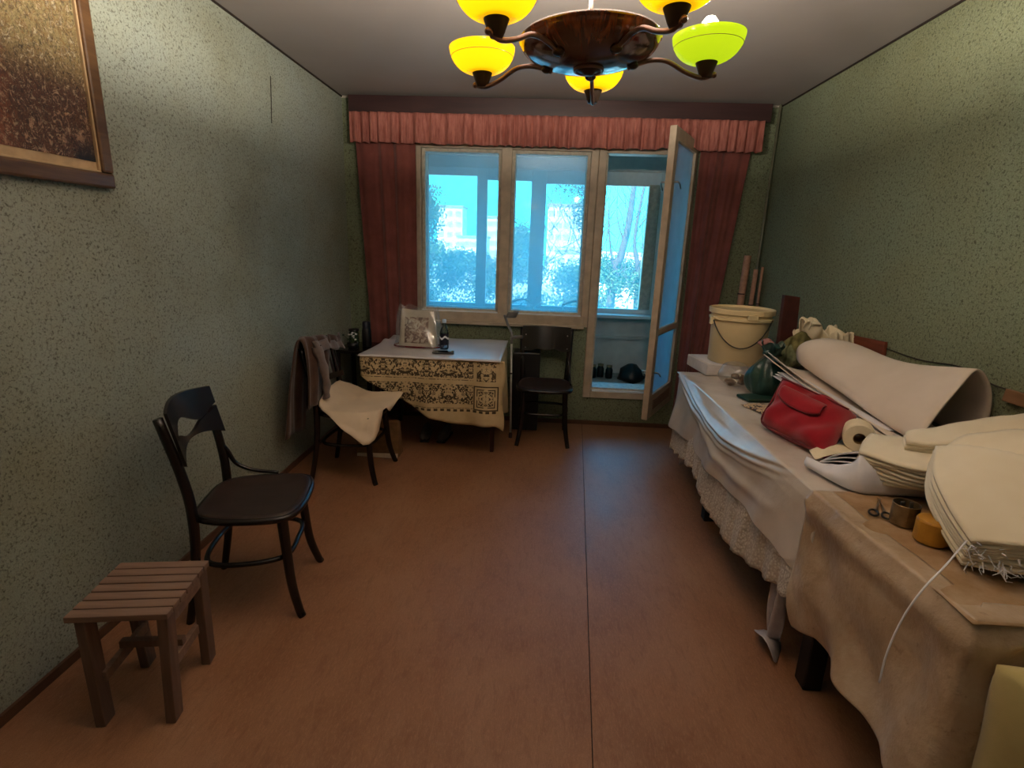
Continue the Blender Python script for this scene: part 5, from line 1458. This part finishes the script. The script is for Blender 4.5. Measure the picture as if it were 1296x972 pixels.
layered('folded_fabric', 'middle bundle of folded cream fabric with stacked layer edges', [
    [(1.055, 1.675, .872), (1.10, 1.60, .874), (1.155, 1.53, .878), (1.27, 1.47, .880)],
    [(1.115, 1.76, .880), (1.18, 1.71, .884), (1.26, 1.65, .890), (1.38, 1.60, .892)],
    [(1.20, 1.86, .878), (1.29, 1.82, .880), (1.38, 1.78, .884), (1.50, 1.74, .884)]], 7, .0125, M['white_cloth'], group='folded white fabric bundles')
layered('folded_fabric', 'back bundle of folded cream fabric beside the open end of the felt roll', [
    [(1.19, 1.665, .918), (1.27, 1.62, .930), (1.38, 1.60, .965), (1.66, 1.58, 1.01)],
    [(1.235, 1.74, .925), (1.33, 1.73, .950), (1.45, 1.70, .995), (1.68, 1.68, 1.045)],
    [(1.33, 1.83, .905), (1.42, 1.82, .925), (1.52, 1.82, .955), (1.69, 1.80, .99)]], 3, .013, M['white_cloth'], group='folded white fabric bundles')
layered('folded_fabric', 'thick cream fabric bundle drooping with frayed corner over the pot and jars', [
    [(1.055, 1.195, .835), (1.16, 1.13, .868), (1.30, 1.09, .885), (1.52, 1.07, .89), (1.68, 1.06, .89)],
    [(1.062, 1.29, .875), (1.18, 1.26, .925), (1.34, 1.22, .955), (1.54, 1.20, .965), (1.69, 1.19, .965)],
    [(1.095, 1.41, .922), (1.20, 1.41, .968), (1.36, 1.38, .995), (1.56, 1.36, 1.005), (1.69, 1.35, 1.005)],
    [(1.20, 1.56, .945), (1.30, 1.57, .985), (1.44, 1.54, 1.02), (1.60, 1.52, 1.045), (1.69, 1.51, 1.05)]], 7, .0125, M['white_cloth'], k=9, group='folded white fabric bundles',
    hump=lambda p: -.030 * math.exp(-(((p.x - 1.235) * .80 + (p.y - 1.54) * .55) / .030) ** 2) * max(0, min(1, (p.x - 1.17) * 9)) + .018 * math.exp(-(((p.x - 1.17) * .80 + (p.y - 1.50) * .55) / .035) ** 2))
# frayed threads at its corner
fr_ = thing('frayed_threads', 'tuft of frayed white threads at the drooping corner of the thick fabric bundle', 'threads')
b = MB(); r = random.Random(21)
for i in range(44):
    s = r.random(); p0 = Vector((1.05, 1.20, .80)) * (1 - s) + Vector((1.17, 1.12, .79)) * s + Vector((0, 0, r.uniform(-.02, .04)))
    p1 = p0 + Vector((r.uniform(-.012, .012), r.uniform(-.016, .006), r.uniform(-.024, .008))); p2 = p1 + Vector((r.uniform(-.012, .012), r.uniform(-.01, .006), r.uniform(-.012, .004)))
    b.tube([p0, p1, p2], [.0018, .0012, .0006], 4)
o = b.mk('thread_tuft', M['paper_white'], fr_); o['kind'] = 'stuff'
# strip hanging
o = MB().tube(crv([(1.045, 1.195, .84), (.97, 1.145, .80), (.902, 1.105, .762), (.866, 1.095, .69), (.845, 1.088, .60), (.838, 1.080, .52)], 6), .0024, 6, flat=.5).mk('white_string', M['paper_white'], smooth=True)
tag(o, 'white string hanging from the frayed fabric corner down over the oilcloth', 'string')
# carton beneath the bundles
t = thing('carton', 'dark cardboard carton hidden under the folded fabric bundles', 'box', (1.48, 1.56, TT2))
MB().box((-.20, -.11, 0), (.20, .20, .055)).mk('body', M['kraft'], t, bevel=.003)
# pot
t = thing('enamel_pot', 'grey metal pot standing under the drooping fabric at the near end', 'pot', (1.315, 1.245, TT2))
MB().lathe([(.001, 0), (.135, 0), (.145, .012), (.148, .09), (.152, .095), (.145, .095), (.142, .015), (.001, .012)], seg=48).mk('body', M['pot'], t, smooth=False, bevel=.002)
# scissors, tin, yellow jar
t = thing('scissors', 'scissors with dark ring handles lying beside the tin', 'scissors', (1.045, 1.505, TT2 + .004), math.radians(60))
for s in (-1, 1):
    MB().tube([(-.03 + .022 * math.cos(2 * PI * i / 16), s * .016 + .012 * math.sin(2 * PI * i / 16), 0) for i in range(16)], .0032, 8, closed=True).mk('finger_ring', M['scissor'], t, smooth=True)
    b = MB(); b.beam((-.008, s * .012, 0), (.10, -s * .004, 0), .008, .003, w2=.002); b.mk('blade', M['metal'], t)
t = thing('tin_can', 'small open tin standing beside the yellow-lidded jar', 'tin', (1.068, 1.437, TT2))
MB().lathe([(.001, .001), (.033, .001), (.034, .004), (.034, .060), (.0355, .062), (.033, .063), (.032, .008), (.001, .006)], seg=32).mk('body', M['tin'], t, smooth=False, bevel=.001)
for i in range(4):
    a = i * 1.6
    MB().box((-.004 + .014 * math.cos(a), -.003 + .014 * math.sin(a), .01), (.004 + .014 * math.cos(a), .003 + .014 * math.sin(a), .055 + .006 * i)).mk('metal_clip', M['metal'], t, bevel=.001)
t = thing('yellow_jar', 'round jar with plain yellow plastic lid at the table edge', 'jar', (1.082, 1.345, TT2))
MB().lathe([(.001, 0), (.039, 0), (.0405, .004), (.0405, .058), (.038, .063), (.030, .065), (.001, .0655)], seg=40).mk('lid', M['yellow_lid'], t, smooth=False, bevel=.001)
MB().lathe([(.0408, .004), (.0412, .006), (.0412, .012), (.0408, .014)], seg=40).mk('base_band', M['yellow_lid'], t)
# pale yellow upholstered thing at the table end
t = thing('pale_cushion', 'pale yellow stuffed cushion standing against the near end of the long table', 'cushion', (1.19, .875, 0))
pad([(-.22, .07, .69), (.34, .07, .70), (.36, .03, .02), (-.20, .03, .02)], (0, -1, .1), .17, 28, 28, .5, .008, 12).mk('cushion_body', M['pale_yellow'], t, smooth=True)
